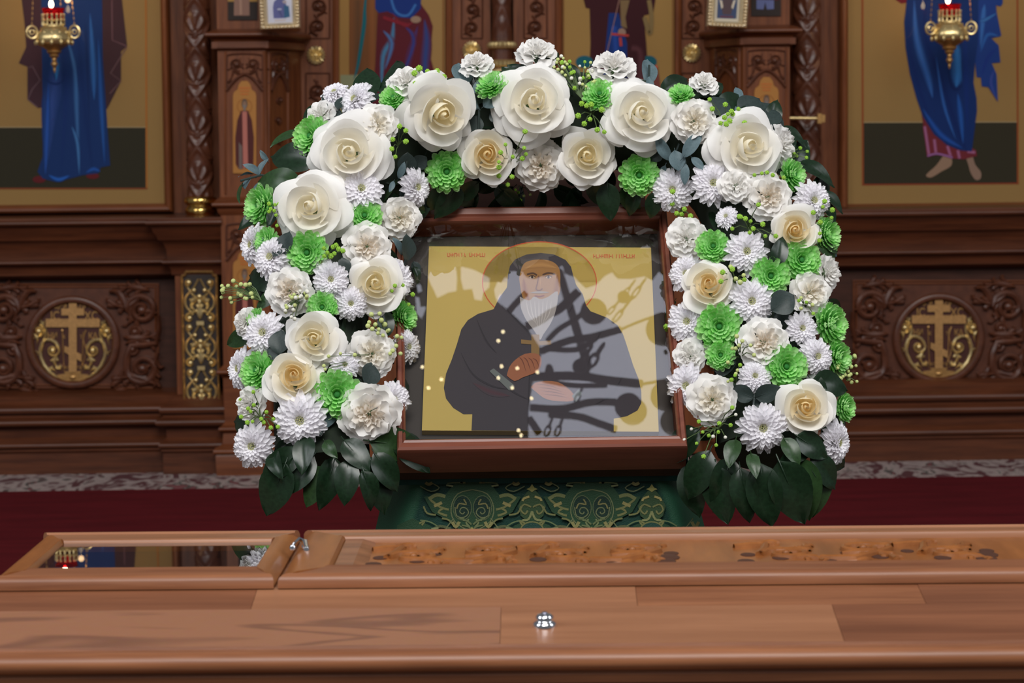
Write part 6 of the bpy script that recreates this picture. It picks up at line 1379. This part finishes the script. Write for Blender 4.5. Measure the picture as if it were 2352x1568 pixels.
# ------------------------------------------------------------------ sprays of small buds
M['lime'] = mat('lime_bud', s(150, 196, 62), 0.6, var=0.25, vscale=60, trans=0.1)
M['palebud'] = mat('pale_green_bud', s(196, 206, 132), 0.6, var=0.15, vscale=60, trans=0.1)
M['whitebud'] = mat('white_bud', s(228, 226, 214), 0.6, var=0.1, vscale=60, trans=0.1)
M['stemg'] = mat('thin_green_stem', s(84, 104, 60), 0.6)
def bud_mesh(name, m, knob):
    mb = MB(); mb.sphere((0, 0, 0), .42, 10, 6, (1, 1, .8))
    rr = random.Random(4)
    if knob:
        for i in range(16):
            a = i * 2.4; z = 1 - (i + .5) / 16 * 1.5; r = math.sqrt(max(0, 1 - z * z)); mb.sphere((.36 * r * math.cos(a), .36 * r * math.sin(a), .3 * z), .15, 6, 4)
    else: mb.lathe((0, 0, 0), [(.1, -.6), (.3, -.3), (.42, 0)], 8)
    return mb.mesh(name, m)
BM = {'l': bud_mesh('bud', M['lime'], True), 'p': bud_mesh('bud', M['palebud'], False), 'w': bud_mesh('bud', M['whitebud'], False)}
def spray(label, pts, root, size=11, kinds='l', lift=.03):
    t = thing('bud_spray', label, 'bud spray', surf(*root)[0], 'sprays of small buds in the flower arch')
    pr = onY(root[0], root[1], surf(*root)[0].y + 0.01); mb = MB(); locs = []
    for i, (x, y) in enumerate(pts):
        p = surf(x, y)[0]; p = onY(x, y, p.y - lift - rf.uniform(-.006, .008)); locs.append(p); mid = (pr + p) / 2 + Vector((0, .006, .004)); mb.tube([pr, mid, p], [.0008, .0007, .0005], 4)
    mb.build('stems', M['stemg'], t)
    for i, p in enumerate(locs):
        k = kinds[i % len(kinds)]; o = bpy.data.objects.new('bud', BM[k]); COL.objects.link(o); o.parent = t
        sc = size * rf.uniform(.8, 1.15) * p.y / F; n = Vector((rf.uniform(-.5, .5), -1, rf.uniform(-.2, .6))).normalized()
        o.matrix_local = Matrix.Translation(p - wloc(t)) @ n.to_track_quat('Z', 'Y').to_matrix().to_4x4() @ Matrix.Scale(sc, 4)
def cloud(cx, cy, rx, ry, n, seed):
    r = random.Random(seed); return [(cx + rx * r.uniform(-1, 1), cy + ry * r.uniform(-1, 1)) for _ in range(n)]
spray('lime buds over the crown carnation beside the spiral-hearted rose', [(952, 168), (963, 157), (982, 164), (1004, 164), (974, 183), (954, 192), (1020, 176)], (965, 215), 15)
spray('leaning cream and lime gypsophila cluster beside the top rose', cloud(1318, 168, 48, 26, 26, 1) + cloud(1285, 140, 26, 16, 9, 2) + cloud(1345, 190, 26, 18, 10, 3), (1335, 225), 10, 'pplw', .0)
spray('lime buds below the crown green pompon, beside the top rose', [(1336, 238), (1358, 240), (1382, 252), (1328, 266), (1355, 274), (1342, 284), (1372, 298), (1388, 303), (1347, 243)], (1360, 262), 14)
spray('lime bud cluster on the crown between the carnation and the big grey leaves', [(1666, 240), (1672, 262), (1680, 256), (1664, 270), (1676, 278), (1696, 250), (1710, 282), (1655, 283), (1668, 285), (1683, 262), (1636, 250), (1630, 228)], (1670, 290), 13, 'l')
spray('lime buds dotting the cream-hearted rose under the crown', [(1161, 332), (1146, 372), (1146, 384), (1146, 404), (1176, 406), (1166, 424), (1204, 340), (1208, 354), (1200, 364), (1206, 302), (1178, 360), (1150, 350)], (1170, 395), 12, 'l', .05)
spray('few green buds in shade below the pinkish carnation', [(1190, 442), (1203, 450), (1195, 460), (1218, 447), (1184, 436)], (1200, 430), 9, 'lp', .01)
spray('lime buds between the crown carnation and the loose shoulder rose', [(932, 300), (934, 324), (932, 325), (900, 342), (902, 320), (918, 290), (908, 360)], (915, 335), 13)
spray('lime buds beside the loose white rose, outer left-leg shoulder', [(618, 468), (622, 480), (632, 470), (640, 468), (630, 484), (618, 486), (634, 494), (636, 518)], (640, 490), 11)
spray('lime buds between the big green pompon and the beige-hearted carnation', [(744, 570), (752, 580), (765, 567), (778, 572), (788, 576), (768, 582), (772, 563), (745, 588), (760, 588)], (755, 600), 13, 'l', .045)
spray('pale bud spray sticking out of the left-leg toward the plaque', cloud(545, 668, 36, 20, 18, 5) + [(512, 672), (514, 662), (536, 645), (532, 694)], (600, 690), 13, 'p', .0)
spray('pale bud spray drooping over the left-leg carnation', cloud(690, 675, 24, 14, 13, 6) + cloud(672, 716, 18, 18, 10, 7), (690, 690), 11, 'pw', .055)
spray('pale bud spray beside the inner left-leg green pompon', [(853, 722), (872, 720), (848, 740), (876, 735), (862, 745), (870, 756), (884, 745), (890, 760), (893, 758), (855, 755), (880, 770), (868, 765), (845, 748)], (885, 790), 13, 'p', .03)
spray('lime buds on the chrysanthemum that touches the icon case', [(907, 656), (927, 662), (948, 676), (939, 699), (900, 668), (925, 655)], (915, 690), 11, 'l', .035)
spray('pale buds over the inner left-leg edge chrysanthemum', [(912, 772), (922, 775), (910, 794), (920, 812), (902, 805), (896, 812), (815, 815), (755, 818), (744, 840), (747, 848), (782, 812)], (880, 830), 12, 'p', .04)
spray('green buds on the dotted carnation, outer left-leg bottom', [(582, 900), (570, 938), (583, 930), (576, 945), (554, 957), (612, 946), (606, 970), (580, 968), (628, 962), (622, 982), (638, 980), (568, 970), (552, 918), (600, 962)], (600, 960), 11, 'l', .03)
spray('lime buds at the inner arch corner above the white carnation', [(1544, 468), (1554, 490), (1572, 480), (1586, 496), (1548, 516), (1556, 490), (1566, 492), (1545, 440), (1572, 505)], (1570, 490), 13, 'l', .02)
spray('lime buds around the daisy-like chrysanthemum', [(1702, 498), (1712, 502), (1682, 525), (1698, 497), (1724, 508), (1722, 534), (1758, 542), (1782, 542), (1752, 515), (1742, 470), (1730, 525)], (1720, 525), 12, 'l', .03)
spray('lime buds between the pale yellow rose and the chrysanthemum', [(1660, 625), (1678, 612), (1682, 618), (1708, 632), (1710, 642), (1700, 648), (1656, 646), (1690, 640)], (1690, 650), 14, 'lp', .03)
spray('lime buds on the outer shoulder chrysanthemum', [(1894, 462), (1868, 488), (1912, 482), (1910, 500), (1884, 510), (1883, 536), (1882, 552), (1890, 475)], (1885, 500), 12, 'l', .04)
spray('tiny buds on dark stems by the outer shoulder leaf', [(1824, 352), (1838, 340), (1854, 348), (1852, 362), (1830, 358)], (1815, 365), 10, 'l', .0)
spray('lime buds above the edge-on shoulder pompon', [(1762, 396), (1775, 402), (1733, 402), (1800, 408), (1750, 398)], (1775, 410), 12, 'l', .04)
spray('yellowish buds along the white carnation, outer right-leg', [(1840, 684), (1852, 694), (1866, 700), (1868, 720), (1840, 708), (1835, 690)], (1850, 705), 11, 'pl', .045)
spray('pale buds beside the beige-hearted carnation, right-leg lower half', [(1692, 772), (1698, 793), (1690, 800), (1724, 793), (1732, 815), (1705, 783), (1672, 832), (1682, 800)], (1700, 820), 12, 'p', .045)
spray('pale bud spray hanging out of the outer right-leg lower half', cloud(1946, 845, 22, 32, 24, 9) + [(1966, 840), (1968, 858), (1968, 876), (1956, 878)], (1915, 860), 11, 'p', .0)
spray('lime and white buds under the inner right-leg carnation', [(1682, 936), (1690, 952), (1678, 976), (1652, 972), (1588, 985), (1614, 992), (1628, 1000), (1638, 1002), (1600, 1018), (1650, 992), (1666, 1004), (1645, 1022), (1616, 1048), (1572, 1010), (1605, 968)], (1650, 985), 11, 'lwl', .03)
spray('small buds on the shaded chrysanthemum stem, right-leg lower half', [(1688, 862), (1694, 850), (1700, 838), (1672, 876), (1680, 872), (1690, 858)], (1690, 880), 10, 'lp', .03)
spray('lime bud on the inner right-leg edge against the icon glass', [(1532, 756), (1530, 750)], (1545, 760), 13, 'l', .0)
